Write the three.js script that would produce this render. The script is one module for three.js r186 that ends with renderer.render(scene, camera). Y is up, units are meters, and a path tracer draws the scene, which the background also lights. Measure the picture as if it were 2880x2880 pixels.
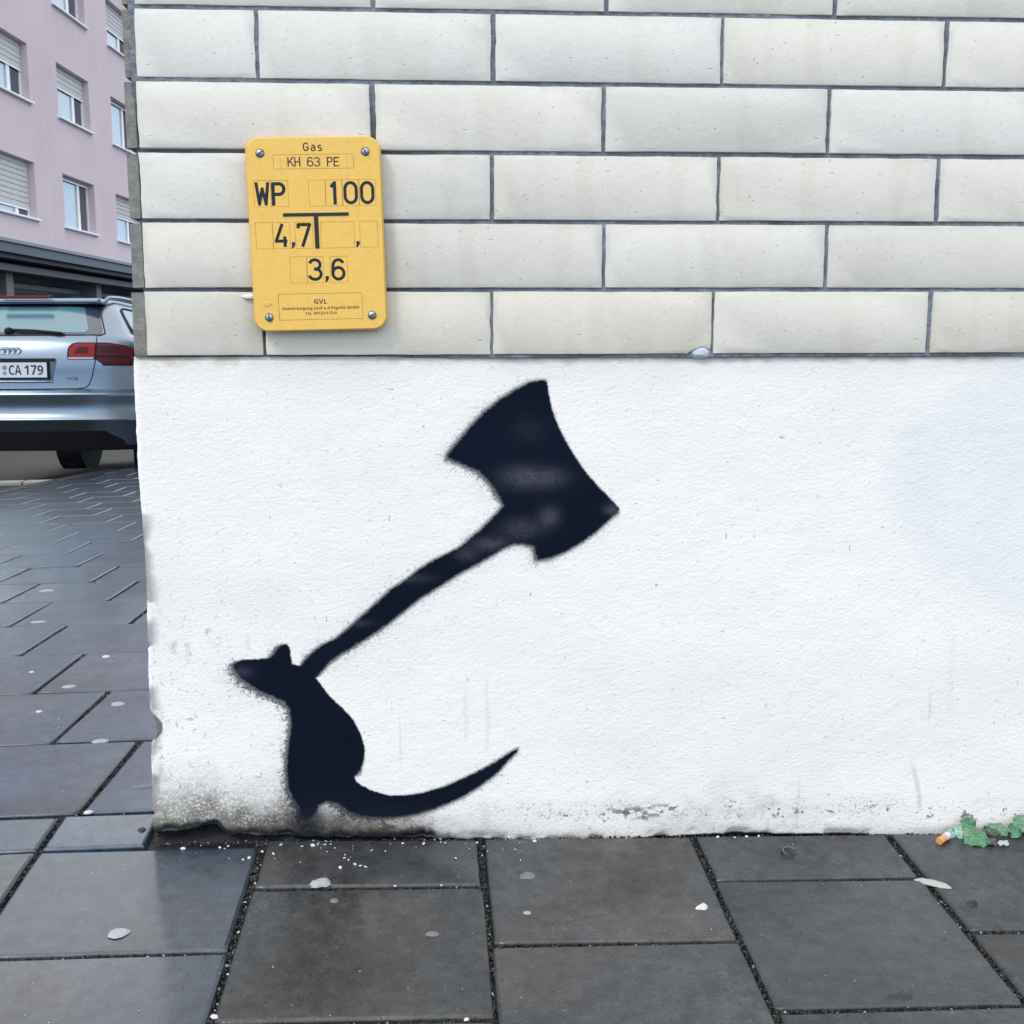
import * as THREE from 'three';
import { mergeGeometries, toCreasedNormals } from 'three/addons/utils/BufferGeometryUtils.js';
import { RoundedBoxGeometry } from 'three/addons/geometries/RoundedBoxGeometry.js';
import { TextGeometry } from 'three/addons/geometries/TextGeometry.js';
import { FontLoader } from 'three/addons/loaders/FontLoader.js';

// ---------------------------------------------------------------- camera, sky, light
const RAD = Math.PI / 180;
const scene = new THREE.Scene();
const camera = new THREE.PerspectiveCamera(2 * Math.atan(1440 / 3200) / RAD, 1, 0.05, 2000);
camera.position.set(0, 0.575, 1.2693);
camera.rotation.set(-8.6145 * RAD, -3.836 * RAD, -0.158 * RAD, 'YXZ');
const renderer = new THREE.WebGLRenderer({ antialias: true });
renderer.toneMapping = THREE.LinearToneMapping;
renderer.toneMappingExposure = 1.06;
renderer.shadowMap.enabled = true;

function hash(x, y, s) {
  let h = (x * 374761393 + y * 668265263 + s * 2147483647) | 0;
  h = Math.imul(h ^ (h >>> 13), 1274126177); h ^= h >>> 16;
  return (h >>> 0) / 4294967296;
}
const sm = (t) => t * t * (3 - 2 * t), clamp = (v, a = 0, b = 1) => Math.min(b, Math.max(a, v)), lerp = (a, b, t) => a + (b - a) * t;
const step = (a, b, v) => sm(clamp((v - a) / (b - a)));
// value noise; p > 0 makes it repeat every p cells
function vn(x, y, s = 0, p = 0) {
  const x0 = Math.floor(x), y0 = Math.floor(y), fx = sm(x - x0), fy = sm(y - y0);
  const w = p ? (v) => ((v % p) + p) % p : (v) => v;
  const a = hash(w(x0), w(y0), s), b = hash(w(x0 + 1), w(y0), s), c = hash(w(x0), w(y0 + 1), s), d = hash(w(x0 + 1), w(y0 + 1), s);
  return (a + (b - a) * fx) * (1 - fy) + (c + (d - c) * fx) * fy;
}
function fbm(x, y, s = 0, o = 4, p = 0) {
  let v = 0, a = 0.5, t = 0;
  for (let k = 0; k < o; k++) { v += a * vn(x, y, s + k * 17, p); t += a; x *= 2; y *= 2; p *= 2; a *= 0.5; }
  return v / t;
}
let seed = 20417;
function rnd() { seed = (seed + 0x6D2B79F5) | 0; let t = Math.imul(seed ^ (seed >>> 15), 1 | seed); t = (t + Math.imul(t ^ (t >>> 7), 61 | t)) ^ t; return ((t ^ (t >>> 14)) >>> 0) / 4294967296; }
const rr = (a, b) => a + (b - a) * rnd();

{ // overcast sky, brighter overhead, soft cloud unevenness
  const W = 512, H = 256, data = new Float32Array(W * H * 4);
  for (let j = 0; j < H; j++) for (let i = 0; i < W; i++) {
    const e = ((j + 0.5) / H - 0.5) * Math.PI, s = Math.max(0, Math.sin(e)), a = (i / W) * 2 * Math.PI;
    const cx = Math.cos(a) * Math.cos(e), cz = Math.sin(a) * Math.cos(e);
    const cl = fbm(cx * 3 + 9, cz * 3 + 9 + s * 2, 5, 4) - 0.5;
    const l = 1.6 * (0.88 + 0.26 * s) * (1 + 0.3 * cl * step(0, 0.3, s));
    const o = (j * W + i) * 4, low = e < 0 ? 0.25 : 1;
    const hz = step(0.5, 0.06, s); // bluer towards the horizon
    data[o] = l * lerp(0.965, 0.72, hz) * low; data[o + 1] = l * lerp(0.965, 0.955, hz) * low; data[o + 2] = l * lerp(0.985, 1.24, hz) * low; data[o + 3] = 1;
  }
  const t = new THREE.DataTexture(data, W, H, THREE.RGBAFormat, THREE.FloatType);
  t.mapping = THREE.EquirectangularReflectionMapping; t.magFilter = THREE.LinearFilter; t.needsUpdate = true;
  scene.background = t; scene.environment = t;
}
const sun = new THREE.DirectionalLight(new THREE.Color(1, 0.95, 0.88), 1.5);
sun.position.set(-7, 11, 7); sun.target.position.set(0, 0, 0);
sun.castShadow = true; sun.shadow.radius = 22; sun.shadow.mapSize.set(2048, 2048);
Object.assign(sun.shadow.camera, { left: -40, right: 40, top: 40, bottom: -40, near: 0.1, far: 120 });
scene.add(sun, sun.target);

// ---------------------------------------------------------------- helpers
const used = new Map();
function numbered(n) { const k = used.get(n) ?? 0; used.set(n, k + 1); return k ? n + '_' + String(k).padStart(3, '0') : n; }
function shadow(o) { o.castShadow = true; o.receiveShadow = true; return o; }
function obj(name, geo, mat, parent = scene, label) {
  const g = Array.isArray(geo) ? merge(geo) : geo;
  const m = shadow(new THREE.Mesh(g, mat)); m.name = parent === scene ? numbered(name) : name; parent.add(m);
  if (label) m.userData.label = label;
  return m;
}
function merge(list) {
  return mergeGeometries(list.map((g) => { const n = g.index ? g.toNonIndexed() : g; for (const k of Object.keys(n.attributes)) if (!['position', 'normal', 'uv'].includes(k)) n.deleteAttribute(k); return n; }));
}
function thing(name, label, category, p = [0, 0, 0], group) {
  const o = new THREE.Group(); o.name = numbered(name); o.position.set(...p); scene.add(o);
  o.userData = { label, category }; if (group) o.userData.group = group; return o;
}
function tag(o, label, category, group) { Object.assign(o.userData, { label, category }); if (group) o.userData.group = group; return o; }
function part(name, parent) { const o = new THREE.Group(); o.name = name; parent.add(o); return o; }
function box(x0, x1, y0, y1, z0, z1) { const g = new THREE.BoxGeometry(x1 - x0, y1 - y0, z1 - z0); g.translate((x0 + x1) / 2, (y0 + y1) / 2, (z0 + z1) / 2); return g; }
function rbox(x0, x1, y0, y1, z0, z1, r = 0.01) { const g = new RoundedBoxGeometry(x1 - x0, y1 - y0, z1 - z0, 2, r); g.translate((x0 + x1) / 2, (y0 + y1) / 2, (z0 + z1) / 2); return g; }
function tube(pts, r, seg = 40, rad = 8) { return new THREE.TubeGeometry(new THREE.CatmullRomCurve3(pts.map((p) => new THREE.Vector3(...p)), false, 'catmullrom', 0.1), seg, r, rad); }
function geom(pos, idx, uv) {
  const g = new THREE.BufferGeometry();
  g.setAttribute('position', new THREE.Float32BufferAttribute(pos, 3));
  if (uv) g.setAttribute('uv', new THREE.Float32BufferAttribute(uv, 2));
  g.setIndex(idx); g.computeVertexNormals(); return g;
}
function std(o) { const { c, ...r } = o; const m = new THREE.MeshPhysicalMaterial({ roughness: 0.8, ...r }); if (c) m.color.setRGB(...c); return m; }
// texture from a function of (u, v) -> [r, g, b] linear, or a height
const toS = (v) => 255 * (v <= 0.0031308 ? 12.92 * v : 1.055 * Math.pow(clamp(v), 1 / 2.4) - 0.055);
function tex(W, H, f, color, wrap = THREE.RepeatWrapping) {
  const d = new Uint8Array(W * H * 4);
  for (let j = 0; j < H; j++) for (let i = 0; i < W; i++) {
    const o = (j * W + i) * 4, v = f((i + 0.5) / W, (j + 0.5) / H);
    if (color) { d[o] = toS(v[0]); d[o + 1] = toS(v[1]); d[o + 2] = toS(v[2]); } else d[o] = d[o + 1] = d[o + 2] = 255 * clamp(v);
    d[o + 3] = 255;
  }
  const t = new THREE.DataTexture(d, W, H); t.magFilter = THREE.LinearFilter; t.minFilter = THREE.LinearMipmapLinearFilter;
  t.wrapS = t.wrapT = wrap; if (color) t.colorSpace = THREE.SRGBColorSpace; t.needsUpdate = true; return t;
}
function along(table, x) { // piecewise linear [[x, v], ...]
  if (x <= table[0][0]) return table[0][1];
  for (let k = 1; k < table.length; k++) if (x <= table[k][0]) return lerp(table[k - 1][1], table[k][1], (x - table[k - 1][0]) / (table[k][0] - table[k - 1][0]));
  return table[table.length - 1][1];
}

// ---------------------------------------------------------------- ground levels
const LB = 0.042;
const leftY = (x, z) => 0.0125 + 0.0116 * clamp(x, -12, 5) + LB * clamp(z, -45, 3);
const frontY = (x, z) => (x < -0.335 ? 0.0021 + 0.0116 * (Math.max(x, -12) + 0.335) : -0.0055 - 0.0227 * Math.min(x, 5)) - 0.0475 * Math.min(z, 3);
const FOLD = -0.078;
const groundY = (x, z) => (z < FOLD ? leftY(x, z) : frontY(x, z));

// ---------------------------------------------------------------- materials of the setting
// wet concrete slabs: grey brown, blotches, light and dark grains
const slabMap = tex(1024, 1024, (u, v) => {
  const n = fbm(u * 5, v * 5, 3, 5, 5), f = fbm(u * 60, v * 60, 31, 3, 60), bl = step(0.5, 0.72, fbm(u * 4, v * 4, 77, 4, 4)), g = hash(Math.floor(u * 1024), Math.floor(v * 1024), 4), w = vn(u * 340, v * 340, 9, 340), w2 = vn(u * 230, v * 230, 19, 230);
  let k = 0.03 * (0.62 + 0.75 * n) * (0.42 + 1.15 * f) * (0.5 + 1.0 * g);
  let c = [k * 0.8, k * 1.0, k * 1.2];
  c = [c[0] * (1 + 0.26 * bl), c[1] * (1 - 0.03 * bl), c[2] * (1 - 0.2 * bl)];
  if (w > 0.9) c = c.map((q) => q * lerp(1, 3.6, (w - 0.9) / 0.1));
  if (w2 > 0.87) c = c.map((q) => q * 0.4);
  return c;
}, true);
const slabRough = tex(512, 512, (u, v) => 0.36 + 0.36 * fbm(u * 6, v * 6, 8, 4, 6) + 0.18 * (fbm(u * 50, v * 50, 12, 2, 50) - 0.5), false);
const slabFilm = tex(512, 512, (u, v) => 0.35 + 0.9 * step(0.32, 0.68, fbm(u * 4, v * 4, 18, 4, 4)), false);
const slabBump = tex(1024, 1024, (u, v) => 0.5 * fbm(u * 90, v * 90, 14, 3, 90) + 0.3 * vn(u * 300, v * 300, 15, 300) + 0.3 * fbm(u * 8, v * 8, 16, 3, 8) - (vn(u * 200, v * 200, 88, 200) > 0.9 ? 0.3 : 0), false);
for (const t of [slabMap, slabRough, slabBump, slabFilm]) t.repeat.set(1.6, 1.6);
const slabMats = [[1, 1, 1], [1.14, 1.08, 1.0], [0.88, 0.92, 0.96], [1.04, 1.06, 1.08], [1.0, 0.94, 0.86]].map((c) => std({ c, map: slabMap, roughnessMap: slabRough, roughness: 1, bumpMap: slabBump, bumpScale: 0.0009, clearcoat: 0.6, clearcoatMap: slabFilm, clearcoatRoughness: 0.2, name: 'wet_concrete' }));
const sideSkyMats = [[0.56, 1.12, 1.85], [0.68, 1.16, 1.75], [0.5, 1.02, 1.7], [0.6, 1.2, 2.0]].map((c) => { const m = slabMats[0].clone(); m.color.setRGB(...c); m.clearcoat = 1; m.clearcoatRoughness = 0.18; m.clearcoatMap = null; return m; });  // same slabs round the corner, blue sky reflection put into the base colour
const cornerSkyMats = [[0.74, 1.02, 1.42], [0.82, 1.04, 1.36]].map((c) => { const m = sideSkyMats[0].clone(); m.color.setRGB(...c); return m; });  // milder blue at the corner, sky reflection painted in here too
const bedMap = tex(512, 512, (u, v) => { const k = 0.012 * (0.4 + fbm(u * 60, v * 60, 6, 3, 60)) , w = vn(u * 128, v * 128, 7, 128); const q = w > 0.9 ? k * 5 : k; return [q, q * 1.05, q * 1.1]; }, true);
bedMap.repeat.set(4, 4);
const wetBed = std({ map: bedMap, roughness: 0.22, bumpMap: slabBump, bumpScale: 0.0008 });
const bedMat = std({ map: bedMap, roughness: 0.7, bumpMap: slabBump, bumpScale: 0.004 });
const asphalt = std({ c: [0.014, 0.016, 0.02], roughness: 0.85, specularIntensity: 0.35, bumpMap: slabBump, bumpScale: 0.002 });
const soilMat = std({ c: [0.03, 0.03, 0.026], roughness: 0.95 });

// ---------------------------------------------------------------- ground, road, pavement
{
  const xs = [-400, -120, -50, -25, -12, -8, -5, -3, -2, -1, -0.335, 1, 3, 5, 20, 80, 400], zs = [-400, -150, -80, -45, -30, -20, -12, -8, -5, -3, -1.5, -0.6, FOLD, 0.5, 1, 2, 3, 10, 60, 400];
  const pos = [], uv = [], idx = [];
  zs.forEach((z, j) => xs.forEach((x, i) => { pos.push(x, groundY(x, z) - 0.18, z); uv.push(x, z); if (i && j) { const a = j * xs.length + i, b = a - xs.length; idx.push(b - 1, a - 1, a, b - 1, a, b); } }));
  const g = obj('ground', geom(pos, idx, uv), soilMat); g.userData.kind = 'structure';
}
// a sheet over a polygon strip following a height function: rows of [z, x0, x1]
function sheet(rows, yf, n = 8) {
  const pos = [], uv = [], idx = [];
  rows.forEach(([z, a, b], j) => { for (let i = 0; i <= n; i++) { const x = lerp(a, b, i / n); pos.push(x, yf(x, z), z); uv.push(x, z); if (i && j) { const p = j * (n + 1) + i, q = p - n - 1; idx.push(q - 1, q, p, q - 1, p, p - 1); } } });
  return geom(pos, idx, uv);
}
const kerbX = (z) => -2.28 + 0.07 * (-z - 4.8);
{
  const road = obj('road', sheet([[-5.83, -40, kerbX(-5.8) - 0.0], [-6.3, -40, -2.17], [-6.9, -40, -2.13], [-6.9001, -40, -1.72], [-9, -40, -1.5], [-14, -40, -1.0], [-30, -40, 0], [-60, -40, 4]], (x, z) => leftY(x, z) - 0.115 - 0.09 * step(-5.83, -6.3, z), 16), asphalt);
  road.userData.kind = 'structure';
}
const pavement = new THREE.Group(); pavement.name = 'pavement'; pavement.userData.kind = 'structure'; scene.add(pavement);
{
  obj('wet_joints', sheet([[FOLD, -3, -0.3], [-1, -2.9, -0.3], [-4.8, -2.33, -0.3], [-6.9, -2.16, -0.3], [-12, -1.3, -0.3]], (x, z) => leftY(x, z) - lerp(0.009, 0.0055, step(-0.6, -1.6, z)), 6), wetBed, pavement);
  obj('joint_sand', [sheet([[3, -3, 0], [0.4, -3, 0], [FOLD, -3, 0]], (x, z) => frontY(Math.min(x, -0.3350001), z) - 0.009 + 0.0004 * x, 2).translate(-0.335, 0, 0),
    sheet([[3, -0.336, 4], [0.4, -0.336, 4], [-0.03, -0.336, 4]], (x, z) => frontY(x, z) - 0.009, 6)], bedMat, pavement);
  // slab: corners (x, z) counter-clockwise seen from above, height function
  let k = 0;
  function slab(x0, x1, z0, z1, yf, gap = 0.0017) { // z0 far, z1 near
    const j = () => rr(-0.0015, 0.0015);
    const A = [[x0 + gap + j(), z1 - gap + j()], [x1 - gap + j(), z1 - gap + j()], [x1 - gap + j(), z0 + gap + j()], [x0 + gap + j(), z0 + gap + j()]];
    const cx = (x0 + x1) / 2, cz = (z0 + z1) / 2, ya = yf(x0, cz), yb = yf(x1, cz), yc = yf(cx, z0), yd = yf(cx, z1), tx = (yb - ya) / (x1 - x0) + rr(-0.006, 0.006), tz = (yd - yc) / (z1 - z0) + rr(-0.006, 0.006), ym = (ya + yb + yc + yd) / 4 + rr(-0.0006, 0.0006), top = (x, z) => ym + tx * (x - cx) + tz * (z - cz), pos = [], uv = [], idx = [], ou = rnd() * 7, ov = rnd() * 7;
    const rings = [[0, -0.03], [0, -0.0036], [0.0015, -0.001], [0.004, 0]];
    // each ring has 16 points along the edges, corners nibbled a little
    const T = [0, 0.05, 0.1, 0.2, 0.35, 0.5, 0.65, 0.8, 0.9, 0.95], N = T.length, nib = rr(0.0006, 0.0014), ch = [rnd(), rnd(), rnd(), rnd()].map((q) => (q < 0.25 ? rr(0.002, 0.005) : 0.0008));
    rings.forEach(([inset, dy]) => {
      for (let e = 0; e < 4; e++) for (let t = 0; t < N; t++) {
        const f = T[t], a = A[e], b = A[(e + 1) % 4];
        let x = lerp(a[0], b[0], f), z = lerp(a[1], b[1], f);
        const L = Math.hypot(b[0] - a[0], b[1] - a[1]), w = nib * vn(x * 90 + e * 7, z * 90, 3), n = inset + w, ex = (b[0] - a[0]) / L, ez = (b[1] - a[1]) / L, d = f * L;
        const sh = Math.max(0, inset - Math.min(d, L - d)) * (d < L / 2 ? 1 : -1) + (t === 0 ? ch[e] * 0.5 : 0); // keep the inner ring inside the corners
        x += ex * sh + ez * (n + (t === 0 ? ch[e] * 0.5 : 0)); z += ez * sh - ex * (n + (t === 0 ? ch[e] * 0.5 : 0));
        pos.push(x, top(x, z) + dy, z); uv.push(x + ou, z + ov);
      }
    });
    const M = 4 * N;
    for (let r = 0; r < 3; r++) for (let i = 0; i < M; i++) { const a = r * M + i, b = r * M + (i + 1) % M; idx.push(a, b, b + M, a, b + M, a + M); }
    const st = pos.length / 3; for (let i = 0; i < M; i++) { const o = 3 * M + i; pos.push(pos[3 * o], pos[3 * o + 1], pos[3 * o + 2]); uv.push(uv[2 * o], uv[2 * o + 1]); } // the flat top has edges of its own
    const c = pos.length / 3; pos.push(cx, top(cx, cz), cz); uv.push(cx + ou, cz + ov);
    for (let i = 0; i < M; i++) idx.push(st + i, st + (i + 1) % M, c);
    const g = geom(pos, idx, uv);
    const m = obj(k ? 'paving_slab_' + String(k).padStart(3, '0') : 'paving_slab', g, (z1 < 0.02 ? sideSkyMats[Math.floor(rnd() * 4)] : x1 < -0.2 ? cornerSkyMats[Math.floor(rnd() * 2)] : slabMats[Math.floor(rnd() * 5)]), pavement); k++;
    return m;
  }
  // in front of the wall: rows of joints run towards the street
  const cx = [-1.21, -0.96, -0.71, -0.458, -0.205, 0.047, 0.3, 0.539, 0.79, 1.04, 1.29], first = [0.21, 0.1, 0.21, 0.226, 0.1075, 0.221, 0.104, 0.212, 0.1, 0.21];
  for (let i = 0; i < cx.length - 1; i++) {
    const wall = cx[i] >= -0.336 || i === 3, start = wall && i !== 3 ? -0.004 : 0.013;
    const zs = [start]; for (let z = first[i]; z < 1.1; z += 0.229) zs.push(z);
    for (let j = 0; j + 1 < zs.length; j++) slab(cx[i], cx[i + 1], zs[j], zs[j + 1], frontY, j === 0 && wall ? 0.003 : 0.0017);
    if (!wall || i === 3) slab(cx[i], Math.min(cx[i + 1], -0.337), FOLD, 0.013, (x, z) => frontY(Math.min(x, -0.3351), z), 0.003);
  }
  // round the corner: rows run across, staggered by half
  for (let i = 0; i < 24; i++) {
    const z1 = -0.083 - 0.293 * i, z0 = z1 - 0.293; if (z0 < -6.95) break;
    const off = -0.441 - 0.1272 * i, lo = -0.545 * (1.27 - z0) - 0.12, left = kerbX(z0) - 0.01;
    let x = off + 0.262 * Math.ceil((-0.338 - off) / 0.262);
    for (; x > Math.max(lo, left); x -= 0.262) { const b = Math.min(x, -0.338), a = Math.max(x - 0.262, left); if (b - a > 0.02) slab(a, b, z0, z1, leftY, 0.003); }
  }
  { // grit washed into the joints
    const M = [], e = new THREE.Euler(), q = new THREE.Quaternion(), C = [], put = (x, z, w) => { const r = (0.5 + 1.6 * rnd() ** 2.5) / 1000; e.set(rr(0, 6), rr(0, 6), rr(0, 6)); q.setFromEuler(e); M.push(new THREE.Matrix4().compose(new THREE.Vector3(x, groundY(x, z) - 0.0052 + 0.003 * rnd(), z), q, new THREE.Vector3(r * rr(0.8, 1.5), r * rr(0.6, 1), r))); const k = rnd() < 0.04 ? rr(0.1, 0.28) : rr(0.004, 0.02); C.push([k, k * 1.05, k * rr(0.95, 1.2)]); };
    cx.forEach((x, i) => { for (let k = 0; k < 700; k++) put(x + rr(-0.0032, 0.0032), rr(i === 3 ? FOLD : 0, 0.5)); });
    first.forEach((f, i) => { for (let z = f; z < 0.5; z += 0.229) for (let k = 0; k < 420; k++) put(rr(cx[i], cx[i + 1]), z + rr(-0.003, 0.003)); });
    for (let k = 0; k < 1500; k++) put(rr(-0.335, 0.8), rr(-0.006, 0.001));
    for (let i = 0; i < 8; i++) { const z1 = -0.083 - 0.293 * i, off = -0.441 - 0.1272 * i; for (let k = 0; k < 420; k++) put(rr(-1.5, -0.34), z1 + rr(-0.004, 0.004)); for (let n = 0; n < 4; n++) for (let k = 0; k < 420; k++) { const x = off - 0.262 * (n - 1); if (x < -0.345) put(x + rr(-0.004, 0.004), z1 - 0.293 * rnd()); } }
    const g = shadow(new THREE.InstancedMesh(new THREE.IcosahedronGeometry(1, 0), std({ roughness: 0.6 }), M.length)); M.forEach((m, i) => { g.setMatrixAt(i, m); g.setColorAt(i, new THREE.Color().setRGB(...C[i])); }); g.name = 'joint_grit'; g.userData.kind = 'stuff'; pavement.add(g);
  }
  // the rest of the pavement outside the picture, one sheet of the same concrete
  obj('outer_paving', [sheet([[4, -3, 6], [1.05, -3, 6]], (x, z) => frontY(x, z) - 0.003, 12), sheet([[1.05, 1.29, 6], [0, 1.29, 6]], (x, z) => frontY(x, z) - 0.003, 6), sheet([[1.05, -3, -1.21], [FOLD, -3, -1.21]], (x, z) => frontY(x, z) - 0.003, 4),
    sheet([[-6.95, -2.1, -0.338], [-12, -1.3, -0.338]], (x, z) => leftY(x, z) - 0.003, 4)], slabMats[0], pavement);
  const kb = []; for (const [za, zb] of [[-3, -3.9], [-3.905, -4.8], [-4.805, -5.7], [-5.705, -6.88]]) { const g = box(-0.1, 0, -0.13, 0.001, 0, 1); g.rotateY(0); const p = g.attributes.position; for (let q = 0; q < p.count; q++) { const z = lerp(za, zb, 1 - p.getZ(q)), x = kerbX(z) + p.getX(q) - 0.002; p.setXYZ(q, x, leftY(x, z) + p.getY(q), z); } g.computeVertexNormals(); kb.push(g); }
  kb.forEach((g, i) => obj('kerb_stone' + (i ? '_00' + i : ''), g, slabMats[3], pavement));
}
{ // mossy strip at the head of the parking bay and its pale edging
  const mossMap = tex(512, 512, (u, v) => { const n = fbm(u * 24, v * 24, 41, 4, 24), g = step(0.5, 0.7, n), k = 0.6 + 0.8 * vn(u * 200, v * 200, 3, 200); return [lerp(0.02, 0.035, g) * k, lerp(0.024, 0.06, g) * k, lerp(0.024, 0.03, g) * k]; }, true);
  const m = obj('moss_strip', sheet([[-3, -6, -2.5], [-4.8, -6, -2.38], [-5.74, -6, -2.31]], (x, z) => leftY(x, z) - 0.035 + 0.012 * fbm(x * 9, z * 9, 4), 40), std({ map: mossMap, roughness: 0.95, bumpMap: slabBump, bumpScale: 0.01 }));
  m.userData.kind = 'structure';
  const e = []; for (let x = -6; x < -2.25; x += 0.5) { const g = rbox(x + 0.003, Math.min(x + 0.497, -2.25), -0.2, 0, -5.83, -5.75, 0.01); const p = g.attributes.position; for (let q = 0; q < p.count; q++) p.setY(q, p.getY(q) + leftY(p.getX(q), -5.8) - 0.005); e.push(g); }
  const b = obj('bay_edging', e, std({ c: [0.3, 0.3, 0.29], roughness: 0.8, bumpMap: slabBump, bumpScale: 0.003 })); b.userData.kind = 'structure';
}

// ---------------------------------------------------------------- the corner building: plinth, bricks, mortar
const building = thing('corner_building', 'corner house wall of cream bricks above a white plastered plinth with black graffiti', 'building');
// black spray picture: outline in metres on the plinth face
const OUT = [[0.107, 0.528], [0.117, 0.53], [0.124, 0.53], [0.125, 0.527], [0.127, 0.515], [0.13, 0.5], [0.135, 0.485], [0.143, 0.468], [0.155, 0.447], [0.169, 0.426], [0.186, 0.407], [0.2, 0.393], [0.208, 0.384], [0.208, 0.38], [0.198, 0.372], [0.183, 0.358], [0.165, 0.345], [0.146, 0.334], [0.129, 0.327], [0.116, 0.325], [0.113, 0.326], [0.111, 0.335], [0.11, 0.341], [0.099, 0.344], [0.087, 0.344], [0.075, 0.339], [0.062, 0.331], [0.048, 0.323], [0.031, 0.314], [0.014, 0.304], [-0.003, 0.293], [-0.02, 0.283], [-0.034, 0.272], [-0.055, 0.255], [-0.074, 0.242], [-0.093, 0.23], [-0.11, 0.22], [-0.123, 0.211], [-0.134, 0.199], [-0.141, 0.191], [-0.138, 0.187], [-0.132, 0.178], [-0.124, 0.167], [-0.112, 0.155], [-0.099, 0.14], [-0.091, 0.122], [-0.087, 0.106], [-0.088, 0.093], [-0.092, 0.079], [-0.1, 0.071], [-0.098, 0.066], [-0.091, 0.06], [-0.078, 0.053], [-0.059, 0.047], [-0.039, 0.047], [-0.018, 0.05], [0.004, 0.056], [0.026, 0.065], [0.047, 0.075], [0.067, 0.086], [0.084, 0.097], [0.093, 0.102], [0.09, 0.096], [0.08, 0.086], [0.067, 0.071], [0.047, 0.056], [0.028, 0.044], [0.01, 0.036], [-0.007, 0.029], [-0.029, 0.023], [-0.051, 0.02], [-0.072, 0.02], [-0.094, 0.023], [-0.108, 0.028], [-0.119, 0.038], [-0.132, 0.042], [-0.142, 0.038], [-0.145, 0.03], [-0.153, 0.023], [-0.162, 0.025], [-0.165, 0.035], [-0.172, 0.046], [-0.177, 0.059], [-0.178, 0.077], [-0.177, 0.097], [-0.174, 0.117], [-0.171, 0.14], [-0.173, 0.155], [-0.178, 0.163], [-0.189, 0.169], [-0.203, 0.175], [-0.215, 0.183], [-0.226, 0.192], [-0.233, 0.201], [-0.235, 0.208], [-0.23, 0.213], [-0.221, 0.215], [-0.204, 0.215], [-0.194, 0.216], [-0.188, 0.221], [-0.183, 0.229], [-0.177, 0.232], [-0.172, 0.232], [-0.169, 0.226], [-0.169, 0.218], [-0.167, 0.208], [-0.163, 0.207], [-0.158, 0.206], [-0.15, 0.216], [-0.141, 0.224], [-0.131, 0.231], [-0.116, 0.238], [-0.105, 0.247], [-0.088, 0.262], [-0.071, 0.277], [-0.053, 0.294], [-0.036, 0.305], [-0.019, 0.318], [-0.002, 0.328], [0.015, 0.336], [0.028, 0.343], [0.038, 0.352], [0.048, 0.36], [0.062, 0.374], [0.07, 0.382], [0.075, 0.389], [0.072, 0.396], [0.065, 0.407], [0.058, 0.417], [0.047, 0.428], [0.032, 0.435], [0.019, 0.44], [0.013, 0.443], [0.012, 0.446], [0.016, 0.452], [0.028, 0.466], [0.041, 0.481], [0.056, 0.496], [0.074, 0.51], [0.092, 0.521]];
const PX0 = -0.36, PX1 = 0.84, PY0 = -0.04, PY1 = 0.56, SW = 600, SH = 300;
const sdf = new Float32Array(SW * SH); // signed distance, 2 mm cells, negative inside
for (let j = 0; j < SH; j++) for (let i = 0; i < SW; i++) {
  const x = lerp(PX0, PX1, (i + 0.5) / SW), y = lerp(PY0, PY1, (j + 0.5) / SH);
  if (x > 0.32) { sdf[j * SW + i] = 0.1; continue; }
  let d = 1, inside = false;
  for (let k = 0, n = OUT.length; k < n; k++) {
    const [ax, ay] = OUT[k], [bx, by] = OUT[(k + 1) % n], ex = bx - ax, ey = by - ay, t = clamp(((x - ax) * ex + (y - ay) * ey) / (ex * ex + ey * ey + 1e-12));
    d = Math.min(d, Math.hypot(x - ax - ex * t, y - ay - ey * t));
    if ((ay > y) !== (by > y) && x < (ex * (y - ay)) / (ey || 1e-9) + ax) inside = !inside;
  }
  sdf[j * SW + i] = inside ? -d : d;
}
function sdAt(x, y) {
  const u = clamp(((x - PX0) / (PX1 - PX0)) * SW - 0.5, 0, SW - 1.001), v = clamp(((y - PY0) / (PY1 - PY0)) * SH - 0.5, 0, SH - 1.001), i = Math.floor(u), j = Math.floor(v), fx = u - i, fy = v - j, o = j * SW + i;
  return lerp(lerp(sdf[o], sdf[o + 1], fx), lerp(sdf[o + SW], sdf[o + SW + 1], fx), fy);
}
const LEFT = [[-0.05, -0.3338], [0.0175, -0.3338], [0.0562, -0.3331], [0.117, -0.331], [0.124, -0.328], [0.132, -0.3245], [0.142, -0.3242], [0.15, -0.327], [0.156, -0.3305], [0.2449, -0.3287], [0.3061, -0.327], [0.3484, -0.3272], [0.4022, -0.3286], [0.4435, -0.3295], [0.4961, -0.3291], [0.56, -0.3284]];
const BOT = [[-0.34, 0.0078], [-0.3263, 0.0095], [-0.302, 0.0125], [-0.26, 0.0151], [-0.2477, 0.0046], [-0.1989, 0.0005], [-0.1462, -0.0028], [0.0266, -0.0096], [0.0806, -0.0147], [0.1122, -0.0178], [0.163, -0.0175], [0.2332, -0.0172], [0.2975, -0.015], [0.3492, -0.0145], [0.4273, -0.0178], [0.4929, -0.0206], [0.559, -0.0245], [0.6122, -0.0262], [0.6656, -0.0268], [0.72, -0.0275], [1.2, -0.04], [3, -0.075]];
const botY = (x) => along(BOT, x) + lerp(0.003, 0.0011, step(0.0, 0.1, x)) * (fbm(x * 90, 3, 12, 3) - 0.5) * 2;
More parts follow.
